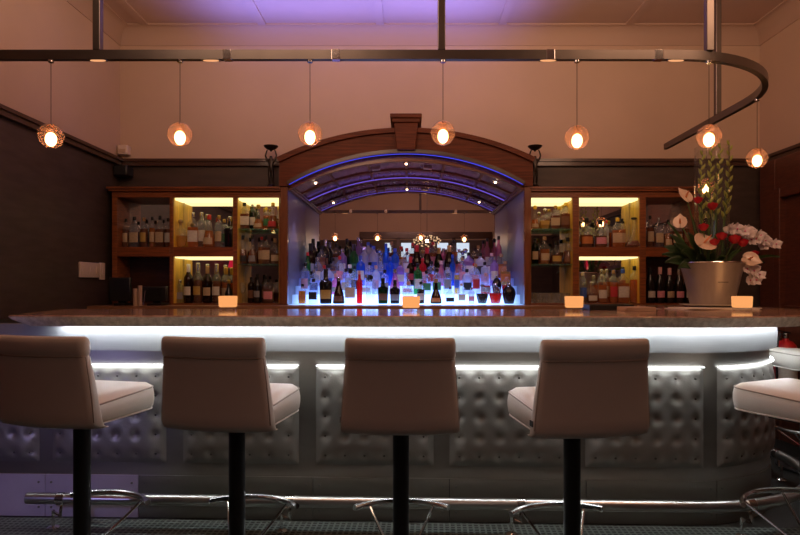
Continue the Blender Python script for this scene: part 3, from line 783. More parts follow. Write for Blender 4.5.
def row(items, where, group, jitter=.0):
    """items: (X, Y, z, shape, col, lab, cap, H), sorted left to right"""
    items = [list(q) for q in sorted(items, key=lambda q: q[0])]
    def half(q):
        prof, n, sy, cap = SHAPES[q[3]][:4]; s = q[7]/cap[2]
        w = max(r for r, _ in prof)*(s**.6 if s > 1 else s**.7)*(1.13 if 'lit step' in where else 1.03)
        return w, w*sy
    lo, hi = items[0][0]-.004, items[-1][0]+.004
    def qq(a, b, sa=1, sb=1):
        (wa, da), (wb, db) = half(a), half(b)
        return math.sqrt(((a[0]-b[0])/(wa*sa+wb*sb))**2+((a[1]-b[1])/(da*sa+db*sb))**2)
    for it in range(60):                       # nudge neighbours apart along the shelf
        for a, b in zip(items[:-1], items[1:]):
            if qq(a, b) < 1.03: a[0] -= .0006; b[0] += .0006
        items[0][0] = max(lo, items[0][0]); items[-1][0] = min(hi, items[-1][0])
    SHR = [1.0]*len(items)
    for it in range(3):
        for i in range(len(items)):
            for j in range(i+1, len(items)):
                q = qq(items[i], items[j], SHR[i], SHR[j])
                if q < 1.02: SHR[i] *= q/1.02; SHR[j] *= q/1.02
    for i, (x, y, z, sh, co, la, ca, H) in enumerate(items):
        n = len(items)
        pos = ('leftmost' if i == 0 else 'rightmost' if i == n-1 else ORD[i]+' from left')
        noun = '' if sh == 'decanter' else ' bottle'
        lb = f"{'near-black' if co == 'wine' else co} {KIND[sh]}{noun}" + (f", {la} label" if la else f", {ca} cap") + f", {pos} {where}"
        bottle(sh, co, la, ca, (x, y, z), H, lb, group, SHR[i])

# front step, left to right as in the photograph
FR = [(302.5,'square','amber','orange','black',.17),(313.5,'square','clear','black','black',.215),(327,'shoulder','black','gold','black',.30),(338.5,'bell','dark brown','brown','silver',.225),
      (349.5,'square','clear','white','black',.30),(359.5,'slim','red',None,'pink',.28),(371,'square','clear',None,'black',.24),(383,'shoulder','dark green','brown','black',.22),(395,'shoulder','black','grey','black',.205),
      (408.5,'squat','clear','pink','pink',.19),(421,'square','half-full dark','white','black',.19),(436,'cognac','dark brown','orange','cork',.215),(450,'squat','clear','black','silver',.15),(461.5,'square','clear','white','white',.175),
      (471.5,'square','frosted white','pink','silver',.14),(483,'globe','half-full dark',None,'silver',.165),(495.5,'globe','half-full red',None,'silver',.175),(508.5,'globe','black',None,'silver',.18)]
row([(at(p,0,5.13).x, 5.13, STEPS[0][1]+.0005, s, c, l, k, h) for p, s, c, l, k, h in FR], 'on front lit step', 'bottles on the front lit step')
S2 = [('tall','clear','lilac','black'),('square','clear','blue','silver'),('tall','frosted white','black','red'),('squat','pink','white','pink'),('square','clear','white','black'),('tall','clear','black','black'),('squat','clear','white','silver'),('tall','frosted white','lilac','pink'),
      ('square','clear','grey','black'),('bell','pink','white','silver'),('cognac','clear','pink','pink'),('tall','green','white','green'),('square','clear','green','black'),('square','clear','green','black'),('tall','clear','grey','black'),('slim','pale gold','blue','black'),
      ('square','frosted white','black','black'),('tall','clear','red','orange'),('squat','half-full red','grey','pink'),('globe','black',None,'silver'),('globe','half-full red',None,'pink')]
S3 = [('slim','green','blue','red'),('tall','clear','white','silver'),('squat','frosted white','blue','black'),('tall','clear','pink','red'),('squat','clear','white','white'),('tall','blue','white','blue'),('square','clear','black','black'),('tall','clear','blue','silver'),
      ('tall','blue',None,'blue'),('square','lilac','white','silver'),('wine','dark brown','red','red'),('tall','red','pink','red'),('square','clear','red','black'),('bell','pink','lilac','pink'),('slim','blue','blue','blue'),('tall','clear','pink','cork'),
      ('flat','clear','pink','red'),('square','frosted white','lilac','black'),('tall','lilac','white','silver'),('flat','pale gold','orange','cork')]
S4 = [('wine','dark brown','grey','black'),('tall','dark amber','brown','black'),('squat','amber','grey','black'),('tall','lilac','white','silver'),('wine','green','green','green'),('tall','frosted white',None,'silver'),('tall','frosted white','blue','blue'),('slim','blue','blue','blue'),
      ('tall','blue','blue','blue'),('tall','clear','white','red'),('sparkling','dark brown','red','red'),('sparkling','dark brown','black','red'),('sparkling','dark green','cream','gold'),('sparkling','dark brown','cream','gold'),('tall','clear','red','silver'),('flat','lilac','white','black'),
      ('flat','frosted white','black','black'),('square','clear','white','pink'),('flat','amber','orange','cork')]
S5 = [('wine','wine','grey','black'),('wine','wine','brown','silver'),('tall','dark amber','grey','black'),('slim','dark green',None,'green'),('slim','lilac','white','silver'),('tall','frosted white','lilac','blue'),('decanter','clear',None,'silver'),('tall','dark amber','white','cork'),
      ('flat','amber','cream','red'),('tall','dark amber','pink','red'),('squat','amber','red','gold'),('tall','amber','pink','red'),('flat','pink','white','silver'),('tall','amber','brown','black'),('decanter','amber',None,'silver'),('flat','dark amber','cream','cork'),('slim','pink','white','black'),('slim','pink','grey','black')]
HB = {'tall':.29,'square':.25,'squat':.2,'flat':.24,'cognac':.235,'globe':.18,'wine':.31,'sparkling':.305,'slim':.33,'decanter':.22,'bell':.235,'shoulder':.24,'flask':.21}
for si, S, where in ((1, S2, 'on second lit step'), (2, S3, 'on third lit step'), (3, S4, 'on fourth lit step'), (4, S5, 'on topmost lit step')):
    y = STEPS[si][0]+.085; its = []
    for i, (s, c, l, k) in enumerate(S):
        k = {'green':'black','orange':'cork'}.get(k, k)
        x = OPL+.055+(OPR-OPL-.11)*(i+.5+rnd.uniform(-.12,.12))/len(S)
        its.append((x, y+rnd.uniform(-.012,.012), STEPS[si][1]+.0005, s, c, l, k, HB[s]*rnd.uniform(.92,1.06)*(.92 if si < 3 else 1)))
    row(its, where, 'bottles '+where)
# cabinets: px centre, shape, colour, label, cap, height px
def shelf_row(lst, zpy, where, Y=5.145, dz=.0):
    z = dz or cz(zpy)+.0005
    row([(at(p,0,Y).x, Y+dy, z, s, c, l, k, h*Y/F) for p, s, c, l, k, h, dy in lst], where, 'bottles '+where)
ZB = BW+.0125
shelf_row([(126.5,'tall','dark amber','cream','black',29,0),(134.5,'flat','clear','cream','black',31,0),(144,'tall','dark amber','gold','cork',30,0),(152.5,'tall','amber','cream','black',31,0),(160,'flat','dark amber','cream','black',32,0),(166.5,'tall','dark amber','white','black',30,.03)], 247, 'in upper dark bay, left cabinet')
shelf_row([(182,'decanter','pale gold',None,'cork',28,-.02),(193,'flat','amber','white','silver',35,.0),(199.5,'tall','clear','white','silver',36,.05),(209,'bell','amber','cream','red',33,.0),(216,'tall','clear','cream','gold',32,-.02),(224.5,'tall','clear','green','gold',29,.05),(229.5,'shoulder','black',None,'silver',31,0)], 247, 'in upper middle bay, left cabinet')
shelf_row([(180,'square','clear','grey','silver',23,0),(190.5,'wine','dark brown','white','white',39,0),(199,'wine','dark amber','gold','silver',40,0),(207.5,'wine','dark brown','cream','cork',37,0),(216,'wine','dark amber','white','silver',39,0),(223,'wine','amber','cream','gold',36,.04),(229.5,'bell','black','cream','gold',23,-.03)], 0, 'in lower middle bay, left cabinet', dz=ZB)
shelf_row([(244.5,'flat','dark amber','white','black',27,0),(251,'tall','dark green','white','silver',26,.05),(258.5,'cognac','amber','cream','gold',25,0),(265,'tall','amber','green','yellow',23,.05),(273,'bell','dark amber','red','gold',27,0)], 228.5, 'on top glass shelf, left cabinet')
shelf_row([(243.5,'bell','dark amber','black','black',29,0),(252.5,'bell','dark amber','grey','black',29,0),(260,'tall','amber','cream','red',28,.05),(266.5,'flat','dark amber','cream','black',29,0),(274.5,'squat','dark amber','cream','cork',26,0)], 264, 'on lower glass shelf, left cabinet')
shelf_row([(250,'tall','dark brown','brown','black',26,.04),(257.5,'wine','wine','grey','black',29,0),(264.5,'tall','dark amber','brown','black',27,.03),(269.5,'flat','dark amber','pink','black',24,-.035)], 0, 'in bottom glass bay, left cabinet', dz=ZB)
shelf_row([(535.5,'cognac','amber','cream','yellow',24,0),(545,'decanter','pale gold','gold','silver',21,0),(554.5,'flat','dark amber','cream','gold',24,0),(562.5,'flat','dark amber','brown','yellow',27,.0),(568.5,'tall','amber','gold','yellow',27,.06)], 228.5, 'on top glass shelf, right cabinet')
shelf_row([(535,'tall','dark green','cream','black',26,0),(544.5,'shoulder','amber','cream','cork',28,0),(557,'squat','dark amber','gold','black',23,0),(567.5,'bell','dark amber','brown','black',27,0)], 264, 'on lower glass shelf, right cabinet')
shelf_row([(586.5,'squat','dark amber','orange','black',30,0),(600.5,'squat','dark amber','pink','black',28,.0),(608.5,'slim','frosted white','white','red',28,.05),(617.5,'flat','amber','cream','yellow',30,0),(624.5,'tall','amber','cream','black',30,.06),(632.5,'flask','dark amber',None,'black',30,-.03)], 247, 'in upper middle bay, right cabinet')
shelf_row([(583,'tall','clear','blue','white',31,0),(592,'squat','dark amber','white','silver',21,-.0),(602,'square','amber','white','silver',28,0),(608.5,'tall','amber','cream','silver',34,.05),(613.5,'tall','amber','red','cork',33,-.02),(622,'flat','amber','white','blue',34,0),(633.5,'tall','amber',None,'black',37,-.02)], 0, 'in lower middle bay, right cabinet', dz=ZB)
shelf_row([(650.5,'tall','dark amber','cream','black',32,0),(659,'flat','clear','cream','silver',30,0),(668,'bell','amber','cream','black',28,0),(677,'flat','dark amber','cream','silver',28,0),(686,'tall','dark amber','brown','black',30,0)], 247, 'in upper dark bay, right cabinet')
shelf_row([(650.5,'sparkling','wine','white','black',36,0),(660,'sparkling','wine','pink','pink',36,0),(669.5,'sparkling','wine','cream','pink',35,0),(679,'sparkling','wine','pink','silver',35,0),(688.5,'sparkling','wine','white','black',35,0)], 0, 'in lower dark bay, right cabinet', dz=ZB)

# drinking glasses on the cabinet floors
def lathe_open(outer, th):
    inner = [(max(.001, r-th), z+(th if i == 0 else 0)) for i, (r, z) in enumerate(outer)]
    return outer+inner[::-1]
TUM = keep_mesh(MB().lathe(lathe_open([(.026,0),(.030,.003),(.034,.085)], .002), 18).build('tumbler', CLEAR))
STEMG = keep_mesh(MB().lathe([(.030,0),(.030,.002),(.006,.006),(.0035,.012),(.0035,.075),(.010,.082),(.028,.105),(.033,.13),(.029,.175),(.0275,.175),(.031,.13),(.026,.107),(.004,.088)], 18).build('wine_glass', CLEAR))
pxs = (536.5, 545.5, 554.5, 563.5)
PW = ['leftmost', 'second from left', 'third from left', 'rightmost']
for k, (yy, w) in enumerate(((5.10, 'front'), (5.19, 'back'))):
    for i, p in enumerate(pxs):
        o = bpy.data.objects.new('tumbler', TUM); C.objects.link(o); o.location = (at(p+1,0,5.15).x, yy, ZB)
        tag(o, f'clear glass tumbler, {PW[i]} in the {w} row, floor of right cabinet', 'glass', 'tumblers in the right cabinet')
for i, (p, yy) in enumerate(((242.5, 5.13), (275.2, 5.19))):
    o = bpy.data.objects.new('wine_glass', STEMG); C.objects.link(o); o.location = (at(p,0,5.13).x, yy, ZB)
    tag(o, ('clear stemmed glass left of the bottles, floor of left cabinet', 'clear stemmed glass right of the bottles, floor of left cabinet')[i], 'glass', 'stemmed glasses in the left cabinet')

# ------------------------------------------------------------------ on the bar top
CANDLE_L = ['glowing square candle holder on the bar top below the left bottle cabinet', 'glowing square candle holder on the bar top before the lit bottles',
            'glowing square candle holder on the bar top below the right cabinet', 'glowing square candle holder on the bar top beside the flower bucket']
for (px, Y), lb in zip(((228, 3.62), (411, 3.50), (574, 3.52), (742, 3.52)), CANDLE_L):
    t = thing('candle_holder', lb, 'candle holder', (at(px,0,Y).x, Y, CT), R(rnd.uniform(-6,6)), 'candle holders along the bar top')
    m = MB(); rs = []
    for ins, z in ((.004, .0), (0, .004), (0, .018), (.003, .0195)): rs.append([(x, y, z) for x, y in rrect(.047-ins, .047-ins, .036)])
    m.rings(rs); t0 = t.location.copy(); rz = t.rotation_euler.z
    t.location = (0,0,0)
    m.build('glass_base', CLEAR, t)
    m = MB(); rs = []
    for ins, z in ((.004, .02), (0, .025), (-.002, .082), (0, .086), (.004, .086), (.005, .03)): rs.append([(x, y, z) for x, y in rrect(.050-ins, .050-ins, .038)])
    m.rings(rs); m.build('frosted_cup', CUP, t)
    MB().lathe([(.02, .03), (.02, .045), (.018, .046)], 14).build('tea_light', PAPER, t)
    t.location = t0
    l = bpy.data.lights.new('candle_light', 'POINT'); l.energy = .35; l.color = (1,.5,.2); l.shadow_soft_size = .04
    lo = bpy.data.objects.new('candle_light', l); C.objects.link(lo); lo.location = (t0.x, t0.y, CT+.12)

# left: two black machines, napkin rolls on the worktop
def machine(px0, px1, pytop, label):
    Y = 4.88; x0, x1 = at(px0,0,Y).x, at(px1,0,Y).x; zt = at(0,pytop,Y).z
    t = thing('till_terminal', label, 'till', ((x0+x1)/2, Y, BW))
    boxes((x0, x1, Y-.05, Y-.01, BW+.035, zt)).build('screen_housing', BLACKP, t, bevel=.008)
    boxes((x0+.04, x1-.04, Y-.06, Y+.1, BW+.0005, BW+.02)).build('foot', BLACK, t, bevel=.004)
    xm = (x0+x1)/2; boxes((xm-.03, xm+.03, Y-.01, Y+.03, BW+.015, (BW+zt)/2)).build('stand', BLACK, t, bevel=.003)
    m = MB()
    for i in range(5): m.box(x0+.04, x1-.04, Y-.052, Y-.049, zt-.03-.012*i, zt-.025-.012*i)
    m.build('vent', BLACK, t, smooth=False)
machine(112, 133, 277.5, 'taller black till terminal on the worktop below the left cabinet')
machine(145, 169, 286.5, 'lower black till terminal beside the napkin rolls, left cabinet')
for px, py, r, lb in ((135.5, 288.5, .018, 'left pale brown paper roll standing between the two black terminals'), (140, 285.5, .017, 'right, slightly taller paper roll standing between the two black terminals')):
    Y = 4.80 if px < 138 else 4.80; h = at(0,py,Y).z-BW
    m = MB().lathe([(r,0),(r,h),(r*.8,h),(r*.8,h-.003),(r*.25,h-.003),(r*.25,h-.02)], 18)
    o = m.build('paper_roll', KRAFT); tag(o, lb, 'paper roll', 'paper rolls by the terminals'); o.location = (at(px,0,Y).x, Y, BW)
st = MB().tube([(0,0,0),(.004,0,.05),(.012,0,.12)], .003, 6).build('bar_spoon', CHROME); st.location = (at(143.5,0,4.80).x, 4.80, BW+.001)
tag(st, 'thin bar spoon standing upright beside the paper rolls', 'spoon')
# right: dark tray, napkin box, menus, plate
tr = thing('serving_tray', 'low dark rectangular tray on the bar top below the right cabinet', 'tray', (at(607,0,3.66).x, 3.66, CT))
x0, x1 = at(585.5,0,3.66).x, at(629,0,3.66).x
boxes((x0, x1, 3.58, 3.73, CT, CT+.008)).build('tray_bottom', BLACKP, tr, smooth=False)
m = boxes((x0, x1, 3.575, 3.583, CT+.0005, CT+.034), (x0, x1, 3.727, 3.735, CT+.0005, CT+.034), (x0, x0+.008, 3.584, 3.726, CT+.0005, CT+.034), (x1-.008, x1, 3.584, 3.726, CT+.0005, CT+.034)); m.build('tray_rim', BLACKP, tr, bevel=.002)
x0, x1 = at(621,0,3.48).x, at(651,0,3.48).x
nb = thing('napkin_stack', 'low stack of cream paper napkins on the bar top right of the dark tray', 'napkins', ((x0+x1)/2, 3.48, CT))
for i in range(3): MB().obox(((x0+x1)/2, 3.48, CT+.005+.008*i), (x1-x0-.004*i, .15, .0075), rz=R(2*i-2)).build('napkin', KRAFT, nb, smooth=False)
for i in range(2):
    mn = thing('menu_card', ['lower cream menu card under the flower plate on the bar top', 'upper cream menu card directly under the flower plate'][i], 'menu', (1.89+.02*i, 3.77, CT+.006*i), R(4+5*i), 'menu cards under the flowers')
    mn_m = MB().box(-.24, .24, -.12, .12, 0.0005, .0055); o = mn_m
    loc = mn.location.copy(); mn.location = (0,0,0); rz = mn.rotation_euler.z; o.build('card', PAPER, mn, smooth=False); mn.location = loc
BX, BY = 1.963, 3.9
pl = MB().lathe([(.13,0),(.15,.004),(.21,.014),(.213,.018),(.208,.018),(.15,.009),(.0005,.009)], 40, sy=.8).build('plate', pbr('glazed_plate', (.62,.55,.48), .25)); pl.location = (BX, BY-.02, CT+.0125)
tag(pl, 'shallow pale oval plate under the silver flower bucket', 'plate')
# flower bucket
BZ = CT+.022
bk = thing('wine_bucket', 'large silver flared wine bucket holding the flower arrangement', 'bucket', (BX, BY, BZ))
BR = pbr('bucket_silver', (.42,.36,.31), .45, metal=.45, noise=.1, nscale=5, stretch=(8,8,1))
MB().lathe([(.10,0),(.128,.004),(.134,.016),(.150,.10),(.168,.18),(.186,.248),(.196,.268),(.198,.274),(.194,.276),(.186,.27),(.178,.245),(.15,.13),(.13,.03),(.0005,.02)], 48, (BX,BY,BZ)).build('bowl', BR, bk, sharp=50)
MB().tube([(BX+.197*math.cos(2*PI*i/40), BY+.197*math.sin(2*PI*i/40), BZ+.274) for i in range(40)], .004, 8, closed=True).build('rim', CHROME, bk)
m = MB()
for i in range(9): # small dark engraved line of lettering, too small to read
    a = R(-96+2.6*i-8); rr = .1605
    m.obox((BX+rr*math.cos(a), BY+rr*math.sin(a), BZ+.148), (.0055, .002, .006+.002*(i % 2)), rz=a+PI/2)
m.build('engraving', pbr('engraved', (.12,.10,.09), .5), bk, smooth=False)
va = thing('glass_vase', 'tall clear cylinder vase rising from the silver bucket', 'vase', (BX, BY, BZ+.025))
MB().lathe([(.100,0),(.105,.004),(.105,1.0),(.101,1.0),(.101,.012),(.0005,.012)], 36, (BX,BY,BZ+.025)).build('cylinder', glass('vase_glass', (.97,.98,.97), .015), va, sharp=50)
MB().lathe([(.0995,.013),(.0995,.26)], 36, (BX,BY,BZ+.025)).build('water', glass('water', (.93,.96,.93), .01), va)

# ---------------- flowers
STEMG_M = pbr('stem_green', (.10,.17,.035), .5, noise=.3, nscale=20)
BUDM = pbr('bud_green', (.42,.47,.08), .45, noise=.3, nscale=30)
LEAFM = pbr('leaf_green', (.028,.06,.018), .4, noise=.4, nscale=14)
LEAFL = pbr('leaf_bright', (.08,.16,.035), .4, noise=.3, nscale=14)
ROSEM = pbr('rose_red', (.60,.012,.03), .5, noise=.3, nscale=25)
ANTH = pbr('anthurium_cream', (.78,.58,.44), .25, noise=.12, nscale=12)
SPAD = pbr('spadix', (.75,.28,.12), .5)
ORCH = pbr('orchid_white', (.76,.66,.66), .5, noise=.12, nscale=30)
ORCC = pbr('orchid_throat', (.55,.12,.25), .5)
def fpos(px, py, Y): return at(px, py, Y-.1)
base_c = Vector((BX, BY, BZ+.20))
def stem(p, root, base, r=.004):
    mid = base.lerp(p, .5)+Vector((0,0,.03))
    pts = []
    for i in range(9):
        t = i/8; pts.append(base*(1-t)**2+mid*2*t*(1-t)+p*t*t)
    return MB().tube(pts, r, 7).build('stem', STEMG_M, root), (pts[-1]-pts[-2]).normalized()
GLB = ['green-budded flower spike farthest left in the tall vase', 'green-budded flower spike second from left in the tall vase', 'green-budded flower spike third from left in the tall vase', 'green-budded flower spike farthest right in the tall vase']
for i, (px, py, dy) in enumerate(((702.5, 150, .0), (711, 140, -.03), (719, 143, .03), (729, 140, -.0))):
    p = fpos(px, py, BY+.1+dy); b = Vector((BX+(-.06+.04*i), BY+dy*.6, BZ+.04))
    t = thing('gladiolus', GLB[i], 'flower', b, 0, 'tall green flower spikes in the vase')
    d = p-b
    MB().tube([b+d*k/8+Vector((.01*math.sin(k*.8+i),0,0)) for k in range(9)], [.005]*6+[.004,.003,.002], 7).build('stem', STEMG_M, t)
    for k in range(15):
        q = b+d*(.50+.5*k/15)+Vector((.01*math.sin((.50+.5*k/15)*8*.8+i),0,0)); sd = 1 if k % 2 else -1
        L = .066*(1-.45*k/15)
        a = R(28)*sd
        m = MB(); ax = Vector((math.sin(a), -.2, math.cos(a))).normalized()
        m.tube([q, q+ax*L*.3, q+ax*L*.65, q+ax*L], [.004, .0125*(1-.35*k/15), .010*(1-.35*k/15), .001], 8)
        m.build('bud', BUDM, t)
    # sword leaf
    m = MB(); P = []
    for k in range(9):
        u = k/8; c = b+Vector((d.x*u*.8-.015, -.02+.01*u, d.z*.72*u)); w = .011*math.sin(PI*min(1, .15+u*.85))
        P.append([c+Vector((-w,0,0)), c+Vector((0,-.004,0)), c+Vector((w,0,0))])
    m.quadgrid(P).build('leaf', LEAFL, t, solid=.001)
def anthurium(px, py, Y, size, tilt, yaw, label, roll=0):
    p = fpos(px, py, Y); b = base_c+Vector(((p.x-BX)*.3, -.04, 0))
    t = thing('anthurium', label, 'flower', b, 0, 'cream waxy flowers in the bucket')
    s, d = stem(p, t, b, .004)
    # heart-shaped spathe
    M = Matrix.Translation(p) @ Matrix.Rotation(R(yaw),4,'Z') @ Matrix.Rotation(R(tilt),4,'X') @ Matrix.Rotation(R(roll),4,'Z')
    P = []
    for i in range(9):
        u = i/8; row_ = []
        for j in range(17):
            a = 2*PI*j/16
            rr = size*(.62+.38*abs(math.sin(a/2))**.7*(1 if True else 0))
            hx, hy = math.sin(a)*rr*.9, -math.cos(a)*rr+(.34*size if abs(a-PI) < .01 else 0)
            row_.append(M @ Vector((hx*u, hy*u, .22*size*(u*u)*abs(math.sin(a)) - .06*size*u)))
        P.append(row_)
    MB().quadgrid(P).build('spathe', ANTH, t, solid=.0015, sharp=180)
    MB().tube([M @ Vector((0,0,0)), M @ Vector((0,.15*size,.3*size)), M @ Vector((0,.3*size,.7*size))], [.006,.006,.003], 8).build('spadix', SPAD, t)
anthurium(686, 197, 3.95, .060, 62, 20, 'cream waxy heart-shaped flower highest on the left of the bucket', 20)
anthurium(680, 223, 3.98, .052, 72, -25, 'cream waxy flower low on the far left, before the dark bay')
anthurium(704, 243, 3.86, .088, 50, 15, 'large round cream waxy flower at the front above the bucket rim', -60)
anthurium(749, 259, 3.88, .060, 64, -20, 'cream waxy flower drooping right of the bucket, above the candle', -110)
def rose(px, py, Y, r, label):
    p = fpos(px, py, Y); b = base_c+Vector(((p.x-BX)*.35, -.03, 0))
    t = thing('rose', label, 'flower', b, 0, 'red roses in the arrangement')
    stem(p-Vector((0,0,r*.6)), t, b, .0035)
    m = MB()
    for k, (rr, z0, z1, n) in enumerate(((1.0,-.8,.45,5),(.75,-.6,.65,5),(.5,-.4,.75,4),(.25,-.2,.8,3))):
        for q in range(n):
            a0 = 2*PI*q/n+k*.6; P = []
            for i in range(5):
                u = i/4; row_ = []
                for j in range(7):
                    a = a0+(j/6-.5)*2*PI/n*1.25
                    pr = r*rr*(.35+.65*math.sin(PI/2*min(1,u*1.3)))*(1+.12*(u > .9))
                    row_.append(p+Vector((pr*math.cos(a), pr*math.sin(a), r*(z0+(z1-z0)*u-(.18*abs(j/6-.5)*2 if u == 1 else 0)))))
                P.append(row_)
            m.quadgrid(P)
    m.build('petals', ROSEM, t, sharp=180)
for a in ((698,200,3.92,.028,'red rose beside the highest cream flower, before the vase'),(712.5,206,3.90,.030,'red rose standing high directly before the glowing vase stems'),(703.5,227,3.88,.030,'red rose just above the large round cream flower'),
          (714.5,242,3.86,.028,'red rose touching the right side of the large round flower'),(721.5,236,3.86,.032,'red rose second from left in the low red row'),(734.5,239,3.86,.036,'large red rose beneath the white orchids, centre of the low red row'),
          (743,242.5,3.87,.032,'red rose under the orchids, right end of the low red row'),(754.5,253.5,3.90,.026,'small red rose just above the right drooping cream flower')):
    rose(*a)
def orchid(pts, label, bz):
    t = thing('orchid_spray', label, 'flower', bz, 0, 'white orchid sprays right of the bucket')
    path = [bz]+[fpos(*q)+Vector((0,.02,0)) for q in pts]
    MB().tube(path, .003, 6).build('stem', STEMG_M, t)
    for k, q in enumerate(pts):
        p = fpos(*q); s = .043-.0015*k
        for pp in range(2):
            c = p+Vector((rnd.uniform(-.022,.022), -.01-.02*pp, rnd.uniform(-.018,.018)))
            M = Matrix.Translation(c) @ Matrix.Rotation(R(rnd.uniform(-35,35)),4,'Z') @ Matrix.Rotation(R(80+rnd.uniform(-20,20)),4,'X')
            m = MB()
            for j in range(5):
                a0 = 2*PI*j/5+PI/2; w = .62 if j in (1,4) else .4; P = []
                for i in range(5):
                    u = i/4; ww = w*s*math.sin(PI*min(.97, .12+u*.85))
                    row_ = []
                    for v in (-1,-.5,0,.5,1):
                        x, y = u*s, v*ww
                        row_.append(M @ Vector((x*math.cos(a0)-y*math.sin(a0), x*math.sin(a0)+y*math.cos(a0), .012*u*u*s/.03-.006*abs(v)+.0015*j)))
                    P.append(row_)
                m.quadgrid(P)
            bl = m.build('blossom', ORCH, t, sharp=180)
            MB().sphere(M @ Vector((0,0,.006)), .006, 8, 6).build('throat', ORCC, bl)
b0 = base_c+Vector((.06,-.02,.05))
orchid([(732,232,3.95),(737,229,3.93),(744,231,3.92),(750,233,3.92),(757,236,3.92)], 'white orchid spray topmost on the right, above the red roses', b0)
orchid([(745,238,3.93),(752,241,3.93),(759,241,3.94),(765,243,3.94),(771,246,3.95)], 'white orchid spray reaching farthest right, below the topmost one', b0+Vector((.03,.02,0)))
orchid([(747,268,3.92),(751,272,3.91),(755,274,3.91),(752,279,3.91)], 'white orchid spray hanging down right of the bucket rim', b0+Vector((.05,-.03,.02)))
def leaf(p0, p1, w, mat, label, sag=.03, name='leaf_blade'):
    b = p0; P = []
    d = p1-p0; side = d.cross(Vector((0,-1,.25))).normalized()
    for i in range(11):
        u = i/10; c = p0+d*u+Vector((0,0,sag*4*u*(1-u))); ww = w*math.sin(PI*min(.985, .06+u*.93))
        P.append([c-side*ww, c-side*ww*.5+Vector((0,.004,-.006)), c+Vector((0,.006,-.01)), c+side*ww*.5+Vector((0,.004,-.006)), c+side*ww])
    o = MB().quadgrid(P).build(name, mat, None, solid=.0012, sharp=180)
    tag(o, label, 'leaf', 'leaves of the arrangement'); o.data.transform(Matrix.Translation(-p0)); o.location = p0
    return o
LV = [((665,262),3.95,.035,LEAFM,'broad dark leaf at the lower far left of the bucket'),((664,246),4.02,.038,LEAFM,'broad dark leaf reaching left, over the sparkling wine bottles'),((670,234),4.0,.026,LEAFM,'dark leaf pointing up left beneath the far left cream flower'),
      ((668,222),4.05,.012,LEAFL,'narrow green leaf pointing up left behind the far left cream flower'),((678,268),3.92,.036,LEAFM,'broad dark leaf drooping over the left bucket rim'),((690,212),4.03,.014,LEAFM,'narrow dark leaf upright between the highest cream flower and the vase'),
      ((780,256),3.98,.010,LEAFL,'long narrow green leaf pointing far right past the orchids'),((737,222),4.05,.012,LEAFM,'narrow dark leaf upright just right of the vase'),((725,256),3.85,.022,LEAFL,'green leaf lying over the front bucket rim below the roses'),
      ((742,250),3.90,.016,LEAFL,'green leaf reaching right beneath the red roses'),((682,250),3.90,.034,LEAFM,'dark leaf left of the large round cream flower'),((765,262),3.99,.014,LEAFM,'dark leaf hanging right behind the drooping cream flower'),
      ((662,254),4.0,.030,LEAFM,'dark leaf at far left between the two broad dark leaves'),((674,243),3.94,.034,LEAFM,'broad dark leaf under the far left cream flower stem'),((688,232),3.96,.026,LEAFM,'dark leaf upright left of the vase foot'),
      ((696,258),3.86,.030,LEAFM,'broad dark leaf over the front rim left of centre'),((712,252),3.84,.026,LEAFM,'dark leaf at the front just below the round cream flower'),((735,248),3.92,.030,LEAFM,'broad dark leaf beneath the large red rose')]
for (px, py), Y, w, mt_, lb in LV:
    p1 = fpos(px, py, Y); p0 = base_c+Vector(((p1.x-BX)*.35, (Y-.1-BY)*.5, .04)); leaf(p0, p1, w, mt_, lb)

# ------------------------------------------------------------------ statuettes
def statuette(px, label):
    Y = 5.14; X = at(px,0,Y).x; zb = cz(188)+.0065
    t = thing('statuette', label, 'statuette', (X, Y, zb), 0, 'bronze statuettes either side of the arch')
    MB().lathe([(.05,0),(.05,.012),(.042,.018),(.036,.03),(.03,.036)], 24, (X,Y,zb)).build('plinth', BRONZE, t)
    h = .036
    V = [(0,0,.13,.020),(0,-.004,.165,.018),(0,0,.20,.024),(0,0,.226,.011),(0,-.002,.252,.016),
         (-.033,0,.212,.010),(-.048,0,.250,.008),(-.036,0,.292,.0065),(-.028,0,.300,.006),
         (.033,0,.212,.010),(.048,0,.250,.008),(.036,0,.292,.0065),(.028,0,.300,.006),
         (-.012,0,.118,.015),(-.014,-.006,.065,.011),(-.013,.004,.012,.008),(-.014,-.014,.004,.006),
         (.012,0,.118,.015),(.015,-.002,.065,.011),(.014,.004,.012,.008),(.016,-.014,.004,.006)]
    E = [(0,1),(1,2),(2,3),(3,4),(2,5),(5,6),(6,7),(7,8),(2,9),(9,10),(10,11),(11,12),(0,13),(13,14),(14,15),(15,16),(0,17),(17,18),(18,19),(19,20)]
    me = bpy.data.meshes.new('figure'); me.from_pydata([(x,y,z+h) for x,y,z,_ in V], E, []); me.materials.append(BRONZE)
    o = bpy.data.objects.new('figure', me); C.objects.link(o); o.parent = t
    sk = o.modifiers.new('skin', 'SKIN'); sk.use_smooth_shade = True
    for i, sv in enumerate(me.skin_vertices[0].data): sv.radius = (V[i][3],)*2; sv.use_root = (i == 0)
    o.modifiers.new('sub', 'SUBSURF').levels = 2; o.modifiers['sub'].render_levels = 2
    z = zb+h
    MB().lathe([(.006,.286),(.012,.296),(.04,.308),(.058,.324),(.062,.334),(.058,.334),(.03,.316),(.0005,.308)], 28, (X,Y,z)).build('bowl', BRONZE, t)
statuette(271, 'dark bronze figure holding a bowl overhead, left of the arch')
statuette(535, 'dark bronze figure holding a bowl overhead, right of the arch')

